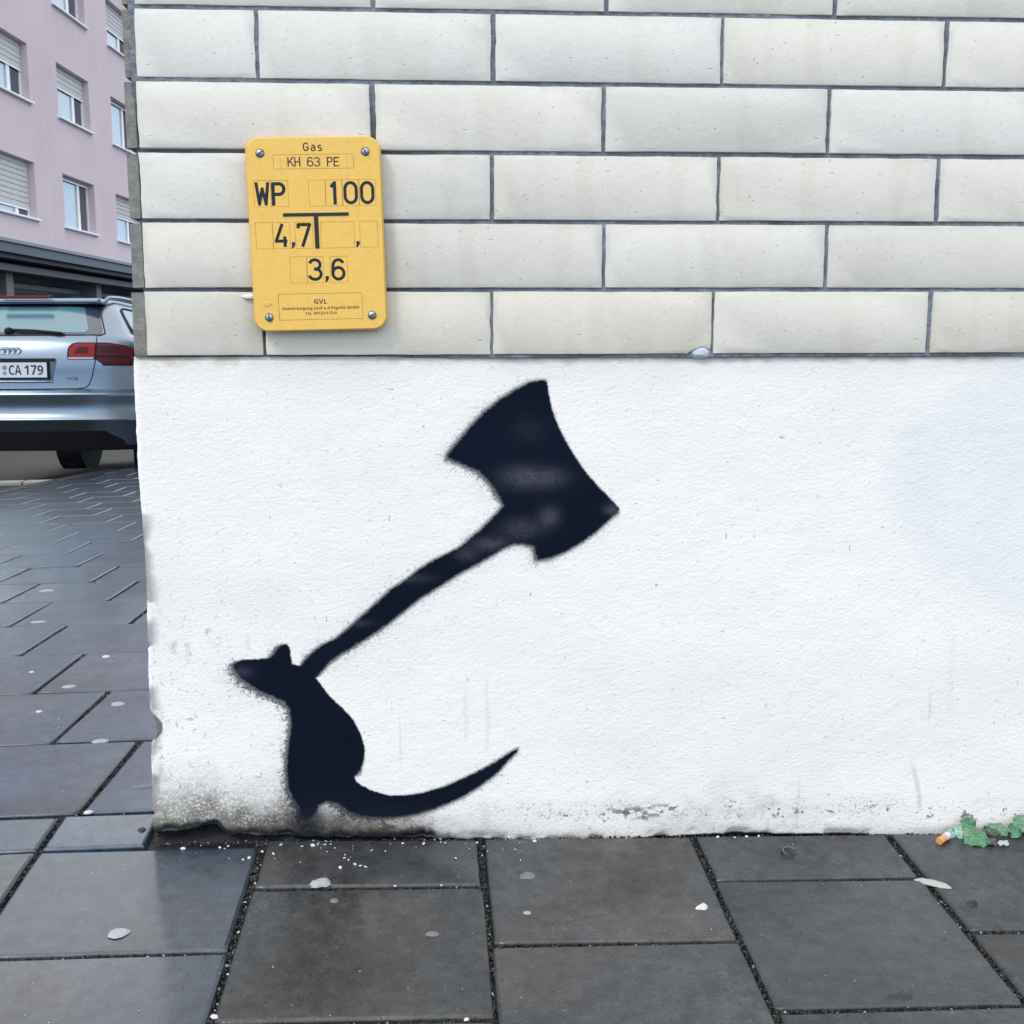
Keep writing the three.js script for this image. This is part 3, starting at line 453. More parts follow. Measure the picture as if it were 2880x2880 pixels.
// ---------------------------------------------------------------- yellow plate on the wall
{
  const sign = thing('gas_sign', 'yellow plastic gas marker plate with black figures screwed to the brick wall', 'sign', [-0.1236, 0.6862, 0]);
  sign.rotation.z = 0.02;
  const S = 7.2, CW = Math.round(139 * S), CH = Math.round(199 * S); // px per mm
  const cv = document.createElement('canvas'); cv.width = CW; cv.height = CH; const c = cv.getContext('2d');
  const X = (x) => (x + 69.5) * S, Y = (y) => (99.5 - y) * S;
  c.fillStyle = '#e8bc5e'; c.fillRect(0, 0, CW, CH);
  for (let i = 0; i < 5200; i++) { c.fillStyle = rnd() < 0.5 ? 'rgba(255,225,130,0.025)' : 'rgba(150,100,20,0.018)'; c.beginPath(); c.arc(rnd() * CW, rnd() * CH, rr(2, 22), 0, 7); c.fill(); }
  const ink = '#0d1526'; c.strokeStyle = ink; c.fillStyle = ink; c.lineCap = 'butt'; c.lineJoin = 'miter';
  // monoline glyphs in a box x0..x1, y0..y1 (mm), stroke w; paths in unit box, y up; arcs by many points
  const arc = (cx, cy, rx, ry, a0, a1, n = 22) => Array.from({ length: n + 1 }, (_, i) => { const a = (a0 + ((a1 - a0) * i) / n) * RAD; return [cx + rx * Math.cos(a), cy + ry * Math.sin(a)]; });
  const oval = () => [...arc(0.5, 0.68, 0.5, 0.32, 0, 180), ...arc(0.5, 0.32, 0.5, 0.32, 180, 360), [1, 0.68]];
  const GL = {
    W: [[[0, 1], [0.22, 0], [0.5, 0.75], [0.78, 0], [1, 1]]], P: [[[0, 0], [0, 1], [0.5, 1], ...arc(0.55, 0.74, 0.45, 0.26, 90, -90), [0, 0.48]]], 0: [oval()], 1: [[[0, 0.78], [0.8, 1], [0.8, 0]]],
    4: [[[0.6, 1], [0, 0.22], [1, 0.22]], [[0.78, 0.45], [0.78, 0]]], 7: [[[0, 0.82], [0, 1], [1, 1], [0.3, 0]]], K: [[[0, 0], [0, 1]], [[0.95, 1], [0.05, 0.4]], [[0.35, 0.6], [1, 0]]], H: [[[0, 0], [0, 1]], [[1, 0], [1, 1]], [[0, 0.5], [1, 0.5]]], E: [[[1, 1], [0, 1], [0, 0], [1, 0]], [[0, 0.52], [0.85, 0.52]]],
    3: [[...arc(0.48, 0.75, 0.46, 0.25, 165, -75), [0.4, 0.53]], [[0.4, 0.53], ...arc(0.47, 0.27, 0.53, 0.27, 75, -165)]],
    6: [[...arc(0.52, 0.7, 0.48, 0.3, 25, 180), ...arc(0.5, 0.3, 0.5, 0.3, 180, 540, 44)]],
    G: [[...arc(0.5, 0.68, 0.5, 0.32, 25, 180), ...arc(0.5, 0.32, 0.5, 0.32, 180, 360), [1, 0.47], [0.55, 0.47]]],
    a: [[[0.05, 0.6], ...arc(0.48, 0.45, 0.45, 0.2, 130, 0), [0.93, 0]], [[0.93, 0.38], [0.45, 0.38], ...arc(0.42, 0.19, 0.4, 0.19, 90, 270), [0.7, 0.02], [0.93, 0.12]]],
    s: [[...arc(0.5, 0.49, 0.42, 0.16, 30, 200, 14), [0.45, 0.34], ...arc(0.48, 0.17, 0.45, 0.17, 60, -150, 18)]],
  };
  const ends = ['W', 'P', 1, 4, 7, 'K', 'H']; c.lineJoin = 'round';
  function glyph(ch, x0, y0, x1, y1, w) {
    const h = w / 2; c.lineWidth = w * S * 1.08;
    for (const path of GL[ch]) { c.beginPath(); const cl = Math.hypot(path[0][0] - path[path.length - 1][0], path[0][1] - path[path.length - 1][1]) < 0.01; path.forEach(([u, v], i) => { const end = !cl && (i === 0 || i === path.length - 1) && ends.includes(ch), x = X(lerp(x0 + h, x1 - h, u)), y = Y(lerp(y0 + (end && v <= 0.001 ? 0 : h), y1 - (end && v >= 0.999 ? 0 : h), v)); i ? c.lineTo(x, y) : c.moveTo(x, y); }); if (cl) c.closePath(); c.stroke(); }
  }
  for (const [ch, ...a] of [['W', -62.9, 30.9, -47.4, 55, 3.1], ['P', -45.4, 30.7, -30.8, 54.8, 3.3], [1, 15.4, 30.8, 23.6, 55.1, 3.3], [0, 30.2, 31, 45.2, 54.9, 3.1], [0, 47.7, 30.9, 62.7, 54.7, 3.1], [4, -44.8, -12.2, -29.8, 11.8, 3.1], [7, -20.9, -12.4, -5.5, 12.3, 3.2], [3, -11, -48.2, 4.1, -24.6, 3.0], [6, 13.6, -48.4, 28.4, -25, 3.0],
    ['K', -27.1, 70.6, -20.3, 80.3, 1.15], ['H', -19.9, 70.5, -13.9, 80.3, 1.15], [6, -6.7, 70.3, -0.2, 80.1, 1.1], [3, 0.6, 70.2, 6.9, 80, 1.1], ['P', 14.2, 70.3, 20.2, 79.9, 1.15], ['E', 21.2, 70.2, 27.4, 79.8, 1.15], ['G', -10.2, 86.1, -4.3, 94.9, 1.2], ['a', -2.4, 86, 3.1, 95.4, 1.15], ['s', 4.7, 85.8, 9.9, 95.4, 1.15]]) glyph(ch, ...a);
  for (const [x, y] of [[-27.4, -14], [41, -14], [6.6, -50]]) { c.beginPath(); c.moveTo(X(x + 0.4), Y(y + 6.6)); c.lineTo(X(x + 4.1), Y(y + 6.6)); c.lineTo(X(x + 4.1), Y(y + 3.4)); c.lineTo(X(x + 1.6), Y(y)); c.lineTo(X(x), Y(y)); c.lineTo(X(x + 0.7), Y(y + 3)); c.closePath(); c.fill(); }
  // fine lines: frames pressed into the plate
  const frame = (x0, y0, x1, y1, w = 0.42, st = 'rgba(112,74,10,0.75)') => { c.strokeStyle = st; c.lineWidth = w * S; c.strokeRect(X(x0), Y(y1), (x1 - x0) * S, (y1 - y0) * S); };
  frame(-42, 68.2, 42.1, 82.7); for (const x of [-34.5, -28, -20.6, -13.3, -6.9, 0.2, 7.3, 13.8, 20.7, 27.6, 35]) { c.beginPath(); c.lineWidth = 0.25 * S; c.strokeStyle = 'rgba(112,74,10,0.45)'; c.moveTo(X(x), Y(82.7)); c.lineTo(X(x), Y(68.2)); c.stroke(); }
  frame(-44, -89, 45, -61.6, 0.5);
  c.fillStyle = 'rgba(60,40,8,0.92)'; c.textAlign = 'center'; c.textBaseline = 'alphabetic';
  const txt = (t, x, y, size, width, bold = true) => { c.save(); c.font = (bold ? 'bold ' : '') + size * S + 'px sans-serif'; const m = c.measureText(t).width; c.translate(X(x), Y(y)); c.scale((width * S) / m, 1); c.fillText(t, 0, 0); c.restore(); };
  c.fillStyle = '#3a2c12'; txt('GVL', 0.4, -72.4, 6.6, 14.4); c.fillStyle = '#2a2010'; txt('Gasversorgung Lauf a.d.Pegnitz GmbH', 0.7, -78.4, 4.3, 82.5); txt('Tel. 09123/173-0', 0.6, -83.8, 4.0, 33.5);
  // scratches and pale chips
  for (let i = 0; i < 26; i++) { c.strokeStyle = 'rgba(255,238,180,0.55)'; c.lineWidth = rr(0.15, 0.45) * S; const x = rr(-66, 66), y = rr(-96, 20), a = rr(0, 3); c.beginPath(); c.moveTo(X(x), Y(y)); c.lineTo(X(x + Math.cos(a) * rr(0.3, 1.4)), Y(y + Math.sin(a) * rr(0.3, 1.4))); c.stroke(); }
  const print = new THREE.CanvasTexture(cv); print.colorSpace = THREE.SRGBColorSpace; print.magFilter = THREE.LinearFilter;
  const yb = tex(256, 256, (u, v) => 0.5 + 0.5 * (fbm(u * 40, v * 40, 401, 3, 40) - 0.5), false);
  const yMat = std({ map: print, roughness: 0.42, bumpMap: yb, bumpScale: 0.00025, specularIntensity: 0.8, name: 'yellow_plastic' });
  const plain = std({ c: [0.7, 0.43, 0.085], roughness: 0.45 });
  const round = (w, h, r) => { const s = new THREE.Shape(), x = -w / 2, y = -h / 2; s.moveTo(x + r, y); s.lineTo(x + w - r, y); s.absarc(x + w - r, y + r, r, -Math.PI / 2, 0); s.lineTo(x + w, y + h - r); s.absarc(x + w - r, y + h - r, r, 0, Math.PI / 2); s.lineTo(x + r, y + h); s.absarc(x + r, y + h - r, r, Math.PI / 2, Math.PI); s.lineTo(x, y + r); s.absarc(x + r, y + r, r, Math.PI, 1.5 * Math.PI); return s; };
  const uvs = (g) => { const p = g.attributes.position, u = g.attributes.uv; for (let i = 0; i < p.count; i++) u.setXY(i, clamp(p.getX(i) / 0.139 + 0.5, 0.001, 0.999), clamp(p.getY(i) / 0.199 + 0.5, 0.001, 0.999)); return g; };
  const plateShape = round(0.139, 0.199, 0.0135);
  // insert cells: openings in the face, each filled by a little tile
  const cells = []; const row = (x0, x1, y0, y1, n) => { for (let i = 0; i < n; i++) cells.push([lerp(x0, x1, i / n), lerp(x0, x1, (i + 1) / n), y0, y1]); };
  row(-64.2, -27.8, 29.3, 57, 2); row(-6.6, 64.4, 29.2, 56.7, 4); row(-64.7, -28, -14, 13.7, 2); row(-22.9, -3.9, -14.2, 13.6, 1); row(4.1, 40, -14.3, 13.4, 1); row(45.5, 64.9, -14.2, 13.5, 1); row(-30.2, 5.8, -50.5, -22.4, 2); row(12.4, 31.3, -50.4, -22.6, 1);
  for (const [a, b, y0, y1] of cells) { const h = new THREE.Path(), q = 0.00012; h.moveTo(a / 1000 + q, y0 / 1000 + q); h.lineTo(a / 1000 + q, y1 / 1000 - q); h.lineTo(b / 1000 - q, y1 / 1000 - q); h.lineTo(b / 1000 - q, y0 / 1000 + q); h.closePath(); plateShape.holes.push(h); }
  const face = new THREE.ExtrudeGeometry(plateShape, { depth: 0.0025, bevelEnabled: false, curveSegments: 14 }); face.translate(0, 0, 0.0115);
  obj('face_plate', uvs(face), yMat, sign);
  const back = new THREE.ExtrudeGeometry(round(0.139, 0.199, 0.0135), { depth: 0.0085, bevelEnabled: true, bevelThickness: 0.0012, bevelSize: 0.0016, bevelOffset: 0, bevelSegments: 3, curveSegments: 14 }); back.translate(0, 0, 0.0032);
  obj('back_shell', back, plain, sign);
  cells.forEach(([a, b, y0, y1], i) => { const q = 0.00042, g = new THREE.BoxGeometry((b - a) / 1000 - 2 * q, (y1 - y0) / 1000 - 2 * q, 0.002); g.translate((a + b) / 2000, (y0 + y1) / 2000, 0.01285 + rr(-0.0001, 0.0002)); obj(i ? 'insert_tile_' + String(i).padStart(3, '0') : 'insert_tile', uvs(g), yMat, sign); });
  const blackMat = std({ c: [0.004, 0.007, 0.018], roughness: 0.5 });
  obj('pipe_mark', [rbox(-0.0347, 0.0346, 0.0194, 0.0228, 0.0138, 0.0147, 0.0003), rbox(-0.0023, 0.0022, -0.0142, 0.0194, 0.0138, 0.0147, 0.0003)], blackMat, sign, 'black T shaped mark');
  const emb = new THREE.Shape(); emb.moveTo(-0.004, 0); emb.lineTo(0, 0.0022); emb.lineTo(0.005, 0.0012); emb.lineTo(0.003, -0.0016); emb.lineTo(-0.002, -0.0022); obj('embossed_mark', new THREE.ExtrudeGeometry(emb, { depth: 0.0004, bevelEnabled: true, bevelSize: 0.0002, bevelThickness: 0.0002, bevelSegments: 1 }).translate(-0.0566, -0.0722, 0.0139), plain, sign);
  const zinc = std({ c: [0.34, 0.38, 0.44], metalness: 0.85, roughness: 0.38 }), dark = std({ c: [0.02, 0.025, 0.035], roughness: 0.6 });
  [[-55.4, 84.6, 0.6], [54.9, 85, 2.2], [-54.9, -85.8, 1.75], [55.2, -85.8, 0.45]].forEach(([x, y, a], i) => {
    const head = new THREE.SphereGeometry(0.0046, 24, 10, 0, Math.PI * 2, 0, 1.05); head.rotateX(Math.PI / 2); head.scale(1, 1, 0.62); head.translate(0, 0, -0.0012);
    const s = obj(i ? 'screw_00' + i : 'screw', head, zinc, sign); s.position.set(x / 1000, y / 1000, 0.0142);
    const sl = obj('slot', box(-0.0043, 0.0043, -0.0006, 0.0006, 0.0008, 0.0019), dark, s); sl.rotation.z = a;
    obj('washer', new THREE.TorusGeometry(0.0042, 0.0004, 6, 24), dark, s);
  });
}

// ---------------------------------------------------------------- litter on the pavement
{
  const pale = std({ c: [0.3, 0.32, 0.35], roughness: 0.7, bumpMap: slabBump, bumpScale: 0.001 }), grey = std({ c: [0.13, 0.14, 0.155], roughness: 0.7, bumpMap: slabBump, bumpScale: 0.001 }), white = std({ c: [0.5, 0.51, 0.52], roughness: 0.7 }), dark = std({ c: [0.018, 0.016, 0.016], roughness: 0.6, bumpMap: slabBump, bumpScale: 0.002 });
  let s = 900;
  function blot(a, b, h, rough = 0.25, fold = 0) { // irregular flat cake
    const n = 30, rings = 4, p = [0, h, 0], ix = []; s++;
    for (let r = 1; r <= rings; r++) for (let i = 0; i < n; i++) { const t = (i / n) * Math.PI * 2, f = r / rings, k = f * (1 + rough * (fbm(Math.cos(t) * 1.6 + 5, Math.sin(t) * 1.6 + 5, s, 3) - 0.5) * 2), x = Math.cos(t) * a * k, z = Math.sin(t) * b * k; p.push(x, r === rings ? -0.001 : h * (1 - 0.45 * f ** 3) + 0.35 * h * (fbm(x * 500, z * 500, s, 2) - 0.5) + fold * Math.abs(Math.sin(t * 1.5)) * f, z); }
    for (let i = 0; i < n; i++) { const j = (i + 1) % n; ix.push(0, 1 + j, 1 + i); for (let r = 0; r + 1 < rings; r++) { const q = 1 + r * n; ix.push(q + i, q + j, q + n + j, q + i, q + n + j, q + n + i); } }
    return geom(p, ix, p.filter((_, i) => i % 3 !== 1).map((v) => v));
  }
  function put(name, label, cat, x, z, a, b, h, mat, turn = 0, o = {}) {
    const m = obj(name, blot(a, b, h, o.rough, o.fold), mat); m.position.set(x, groundY(x, z) + 0.0006, z); m.rotation.y = turn; tag(m, label, cat, o.group); return m;
  }
  const gum = { group: 'pale trodden spots on the pavement', rough: 0.3 };
  put('leaf', 'round flat pale leaf on the bottom left slab in front of the corner', 'leaf', -0.3207, 0.1892, 0.0105, 0.0095, 0.0014, pale, 0.3, { rough: 0.2 });
  put('petal', 'crumpled pale petal lying across the slab joint below the animal', 'petal', -0.1304, 0.1001, 0.013, 0.008, 0.003, pale, 0.2, { rough: 0.5, fold: 0.001 });
  put('gum_spot', 'grey flattened gum spot near the top of the middle slab under the tail tip', 'gum', 0.0952, 0.0877, 0.0095, 0.008, 0.0012, grey, 0, gum);
  put('gum_spot', 'small pale gum spot in the middle of the centre slab', 'gum', 0.089, 0.1644, 0.0042, 0.003, 0.001, pale, 0, gum);
  put('gum_spot', 'bright white gum spot by the joint right of the centre slab', 'gum', 0.275, 0.1582, 0.0068, 0.0055, 0.002, white, 0.4, { ...gum, rough: 0.55 });
  put('gum_spot', 'small grey gum spot on the slab just below the crumpled petal', 'gum', -0.1132, 0.1352, 0.005, 0.004, 0.001, grey, 0, gum);
  put('gum_spot', 'dark flat gum spot on the big slab near the bottom middle', 'gum', -0.01, 0.2, 0.007, 0.0045, 0.001, grey, 0, gum);
  put('leaf', 'slim pale elongated leaf across the joint at the right', 'leaf', 0.5445, 0.1161, 0.0195, 0.0065, 0.0022, std({ c: [0.34, 0.35, 0.34], roughness: 0.6 }), -0.62, { rough: 0.18 });
  put('leaf', 'dark wet torn leaf scrap on the bottom right slab', 'leaf', 0.4254, 0.3166, 0.012, 0.0042, 0.0008, std({ c: [0.012, 0.022, 0.022], roughness: 0.45 }), 0.15, { rough: 1.0 });
  put('leaf', 'dark scrap of wet leaf in the slanting joint at the far right', 'leaf', 0.568, 0.16, 0.007, 0.004, 0.0025, dark, 0.6, { rough: 0.8 });
  const husk = thing('husk', 'dark curled seed husk on the slab right of the middle', 'husk', [0.4018, groundY(0.4018, 0.0481), 0.0481]);
  const hs = blot(0.009, 0.011, 0.006, 0.5), hp = hs.attributes.position; for (let i = 0; i < hp.count; i++) if (hp.getX(i) > 0.002) hp.setY(i, hp.getY(i) * 0.35); hs.computeVertexNormals();
  obj('shell', hs, dark, husk); obj('rim', new THREE.TorusGeometry(0.007, 0.0012, 6, 18, 4.2).rotateX(-1.35).translate(0.001, 0.005, 0), std({ c: [0.1, 0.09, 0.085], roughness: 0.7 }), husk);
  [['gum_spot', 'pale oval gum spot on the fourth slab row past the corner', -0.6467, -0.7032, 0.014, 0.011, pale], ['gum_spot', 'large pale oval gum spot nearest the wall on the third slab row past the corner', -0.528, -0.5777, 0.013, 0.012, pale], ['gum_spot', 'pale gum spot sitting on the second joint line past the corner', -0.4988, -0.3767, 0.013, 0.007, pale], ['paper_scrap', 'small white square scrap of paper on the sixth joint line past the corner', -0.6461, -0.9276, 0.0085, 0.011, white], ['gum_spot', 'small pale gum spot just below the white paper scrap past the corner', -0.622, -0.88, 0.014, 0.009, grey], ['gum_spot', 'tiny white gum spot on the far left slab of the fifth row past the corner', -0.75, -0.82, 0.005, 0.005, white], ['gum_spot', 'tiny white gum spot on the third slab row left of the large one', -0.645, -0.55, 0.005, 0.004, white], ['gum_spot', 'dark oval gum spot close to the wall foot on the strip at the corner', -0.352, -0.03, 0.005, 0.006, dark], ['gum_spot', 'long pale scuffed gum spot near the wall on the first slab row', -0.385, -0.17, 0.018, 0.006, grey], ['gum_spot', 'small white gum spot in the first joint at the corner', -0.43, -0.085, 0.006, 0.004, white], ['gum_spot', 'faint pale gum spot far along the side pavement', -1.02, -1.72, 0.02, 0.012, pale], ['gum_spot', 'pale gum spot in the middle distance of the side pavement', -0.9, -1.3, 0.018, 0.008, pale]].forEach(([n, l, x, z, a, b, m]) => put(n, l, n === 'paper_scrap' ? 'paper' : 'gum', x, z, a, b, 0.0014, m, 0.2, n === 'gum_spot' ? gum : { rough: 0.15 }));
  // paint flakes along the wall foot and in the joints
  const flake = new THREE.IcosahedronGeometry(1, 0), fm = std({ roughness: 0.75, c: [0.52, 0.54, 0.55] }), M = [];
  const e = new THREE.Euler(), q = new THREE.Quaternion();
  const add = (x, z, r, y = 0.0008) => { e.set(rr(-0.5, 0.5), rr(0, 6), rr(-0.5, 0.5)); q.setFromEuler(e); M.push(new THREE.Matrix4().compose(new THREE.Vector3(x, groundY(x, z) + y, z), q, new THREE.Vector3(r * rr(0.7, 1.5), r * rr(0.35, 0.7), r * rr(0.6, 1.2)))); };
  for (const [x, z, r] of [[-0.294, 0.0186, 3], [-0.2528, 0.017, 2.6], [-0.244, 0.014, 2], [-0.1843, 0.0122, 2.2], [-0.2158, 0.0425, 3.2], [-0.222, 0.046, 2], [-0.2032, 0.0281, 2.2], [-0.19, 0.033, 2.4], [-0.1596, 0.0166, 2], [-0.1477, 0.0143, 3.6], [-0.142, 0.012, 2.4], [-0.1336, 0.013, 2.6], [-0.1089, 0.0449, 2.6], [-0.104, 0.05, 2.2], [-0.0961, 0.0596, 2.8], [-0.09, 0.063, 2.4], [-0.0839, 0.0658, 2.6], [-0.112, 0.066, 2], [-0.2027, 0.1926, 2], [-0.2007, 0.2638, 2], [-0.2013, 0.3268, 4], [-0.0442, 0.012, 2], [0.0051, 0.012, 2.4], [0.0424, 0.012, 2], [0.0168, 0.0479, 1.8], [-0.02, 0.013, 2.2], [0.0207, 0.338, 3], [0.11, 0.01, 3], [-0.13, 0.03, 1.8], [-0.05, 0.1075, 2], [0.0, 0.1075, 2.2], [0.33, 0.004, 2.5], [0.365, 0.004, 2.5], [0.38, 0.003, 2.2], [0.35, 0.006, 2]]) add(x, z, r / 1000 * 0.85);
  for (let i = 0; i < 34; i++) add(-0.205 + 0.005 * (rnd() - 0.5), rr(0.03, 0.34), (0.5 + 1.5 * rnd() ** 3) / 1000, -0.005);
  for (let i = 0; i < 30; i++) { const k = i % 3; add([0.047, 0.3, 0.539][k] + rr(-0.003, 0.003), rr(0.01, 0.35), rr(0.5, 1.4) / 1000, -0.005); }
  for (let i = 0; i < 22; i++) add(rr(-0.44, -0.21), 0.226 + rr(-0.002, 0.002), rr(0.8, 1.8) / 1000, -0.004);
  for (let i = 0; i < 40; i++) add(rr(-0.33, 0.1), 0.005 + 0.05 * rnd() ** 2, rr(0.4, 1.1) / 1000);
  for (let i = 0; i < 110; i++) add(rr(-0.6, 0.78), rr(0.02, 0.36), rr(0.25, 0.7) / 1000);
  for (let i = 0; i < 60; i++) { const z = rr(-2.5, -0.1); add(rr(-0.5 * (1.27 - z), -0.36), z, rr(0.6, 1.6) / 1000); }
  const im = shadow(new THREE.InstancedMesh(flake, fm, M.length)); M.forEach((m, i) => im.setMatrixAt(i, m)); im.name = 'paint_flakes'; im.userData = { label: 'white paint flakes and grit scattered along the wall foot and slab joints', category: 'grit', kind: 'stuff' }; scene.add(im);
  // cigarette end
  const cig = thing('cigarette_butt', 'orange tipped cigarette end lying against the wall foot at the right', 'cigarette end', [0.6005, groundY(0.6005, 0.02) + 0.0042, 0.02]);
  cig.rotation.set(0, 0.62, 0.07, 'YXZ');
  const wob = (g, n) => { const p = g.attributes.position; for (let i = 0; i < p.count; i++) { const f = 0.9 + 0.22 * fbm(p.getX(i) * 300 + 4, p.getY(i) * 300 + p.getZ(i) * 200, n, 2); p.setY(i, p.getY(i) * f); p.setZ(i, p.getZ(i) * f); } g.computeVertexNormals(); return g; };
  const cork = tex(128, 128, (u, v) => { const k = fbm(u * 24, v * 24, 5, 3), d = vn(u * 40, v * 40, 6) > 0.86 ? 0.65 : 1; return [0.62 * (0.8 + 0.35 * k) * d, 0.3 * (0.8 + 0.35 * k) * d, 0.1 * d]; }, true);
  obj('filter', wob(new THREE.CylinderGeometry(0.0042, 0.0041, 0.0125, 20, 6).rotateZ(Math.PI / 2).translate(-0.005, 0, 0), 3), std({ map: cork, roughness: 0.7 }), cig);
  obj('paper', wob(new THREE.CylinderGeometry(0.0046, 0.0041, 0.008, 20, 6).rotateZ(-Math.PI / 2).translate(0.0054, 0.0004, 0), 8), std({ c: [0.5, 0.52, 0.56], roughness: 0.8 }), cig);
  obj('burnt_end', wob(new THREE.SphereGeometry(0.0042, 14, 10).scale(0.55, 1, 1).translate(0.0102, 0.0004, 0), 11), std({ c: [0.03, 0.032, 0.036], roughness: 0.95 }), cig);
  // weed in the angle of wall and pavement
  const weed = thing('weed', 'small weed with crinkled green leaves growing at the wall foot on the right edge', 'weed', [0.65, groundY(0.65, 0.006), 0.006]);
  const leafTex = (a, b, n) => tex(128, 128, (u, v) => { const k = fbm(u * 14, v * 14, n, 4), vein = Math.abs(v - 0.5) < 0.02 || Math.abs(((u * 6 + Math.abs(v - 0.5) * 5) % 1) - 0.5) > 0.46 ? 1.35 : 1, wet = vn(u * 30, v * 30, n + 1) > 0.9 ? 2.2 : 1; return a.map((q, i) => lerp(q, b[i], k) * vein * wet); }, true);
  const lm = [[[0.16, 0.3, 0.23], [0.26, 0.42, 0.34]], [[0.03, 0.1, 0.05], [0.1, 0.24, 0.13]], [[0.04, 0.11, 0.06], [0.12, 0.25, 0.15]], [[0.03, 0.045, 0.035], [0.07, 0.09, 0.07]], [[0.26, 0.31, 0.3], [0.38, 0.42, 0.4]]].map(([a, b], i) => std({ map: leafTex(a, b, 500 + i), roughness: 0.45, side: THREE.DoubleSide }));
  function leaf(a, b, n) {
    const N = 40, Rr = 8, p = [0, 0, 0], uv = [0.5, 0.5], ix = [];
    for (let r = 1; r <= Rr; r++) for (let i = 0; i < N; i++) { const t = (i / N) * Math.PI * 2, f = r / Rr, sc = 1 + 0.07 * f * Math.abs(Math.sin(t * 4.5 + n)) - 0.2 * f * Math.exp(-((t - Math.PI) ** 2) * 6), x = a * f * sc * Math.cos(t), z = b * f * sc * Math.sin(t); p.push(x, 0.12 * a * f * f * Math.sin(t * 5 + n) + 0.1 * a * Math.sin(t * 2 + n) * f + 0.12 * a * (fbm(x * 300 + n, z * 300, 7, 2) - 0.5), z); uv.push(0.5 + 0.48 * f * Math.cos(t), 0.5 + 0.48 * f * Math.sin(t)); }
    for (let i = 0; i < N; i++) { const j = (i + 1) % N; ix.push(0, 1 + j, 1 + i); for (let r = 0; r + 1 < Rr; r++) { const q = 1 + r * N; ix.push(q + i, q + j, q + N + j, q + i, q + N + j, q + N + i); } }
    return geom(p, ix, uv);
  }
  [[0.6125, 0.010, 0.005, 0.0075, 0.0055, 0, 0.9, 0.2], [0.6265, 0.010, 0.007, 0.0095, 0.008, 0, 0.85, -0.3], [0.6365, 0.006, 0.0135, 0.011, 0.009, 1, 1.1, 0.2], [0.6385, 0.022, 0.0045, 0.0165, 0.0125, 1, 0.45, -0.1], [0.662, 0.012, 0.0085, 0.011, 0.005, 3, 0.7, -0.9], [0.67, 0.012, 0.011, 0.013, 0.008, 2, 0.75, -0.7], [0.668, 0.032, 0.003, 0.008, 0.0045, 4, 0.25, 0.3], [0.692, 0.011, 0.009, 0.012, 0.009, 1, 0.9, 0.5], [0.703, 0.008, 0.016, 0.012, 0.01, 2, 1.0, -0.4], [0.655, 0.028, 0.003, 0.009, 0.006, 3, 0.3, 0.6], [0.72, 0.014, 0.009, 0.014, 0.011, 1, 0.8, 0.2]].forEach(([x, z, y, a, b, m, rx, ry], i) => {
    const l = obj(i ? 'leaf_' + String(i).padStart(3, '0') : 'leaf', leaf(a, b, i * 1.7), lm[m], weed); l.position.set(x - 0.65, y + groundY(x, z) - groundY(0.65, 0.006), z - 0.006); l.rotation.set(rx, ry, 0, 'YXZ');
  });
  const stemM = std({ c: [0.06, 0.08, 0.05] });
  [[0.62, 0.63], [0.64, 0.638], [0.66, 0.67], [0.69, 0.70]].forEach(([a, b], i) => obj(i ? 'stem_00' + i : 'stem', tube([[a - 0.65, -0.003, -0.004], [(a + b) / 2 - 0.65, 0.004, 0], [b - 0.65, 0.007, 0.005]], 0.0008, 8, 6), stemM, weed));
}

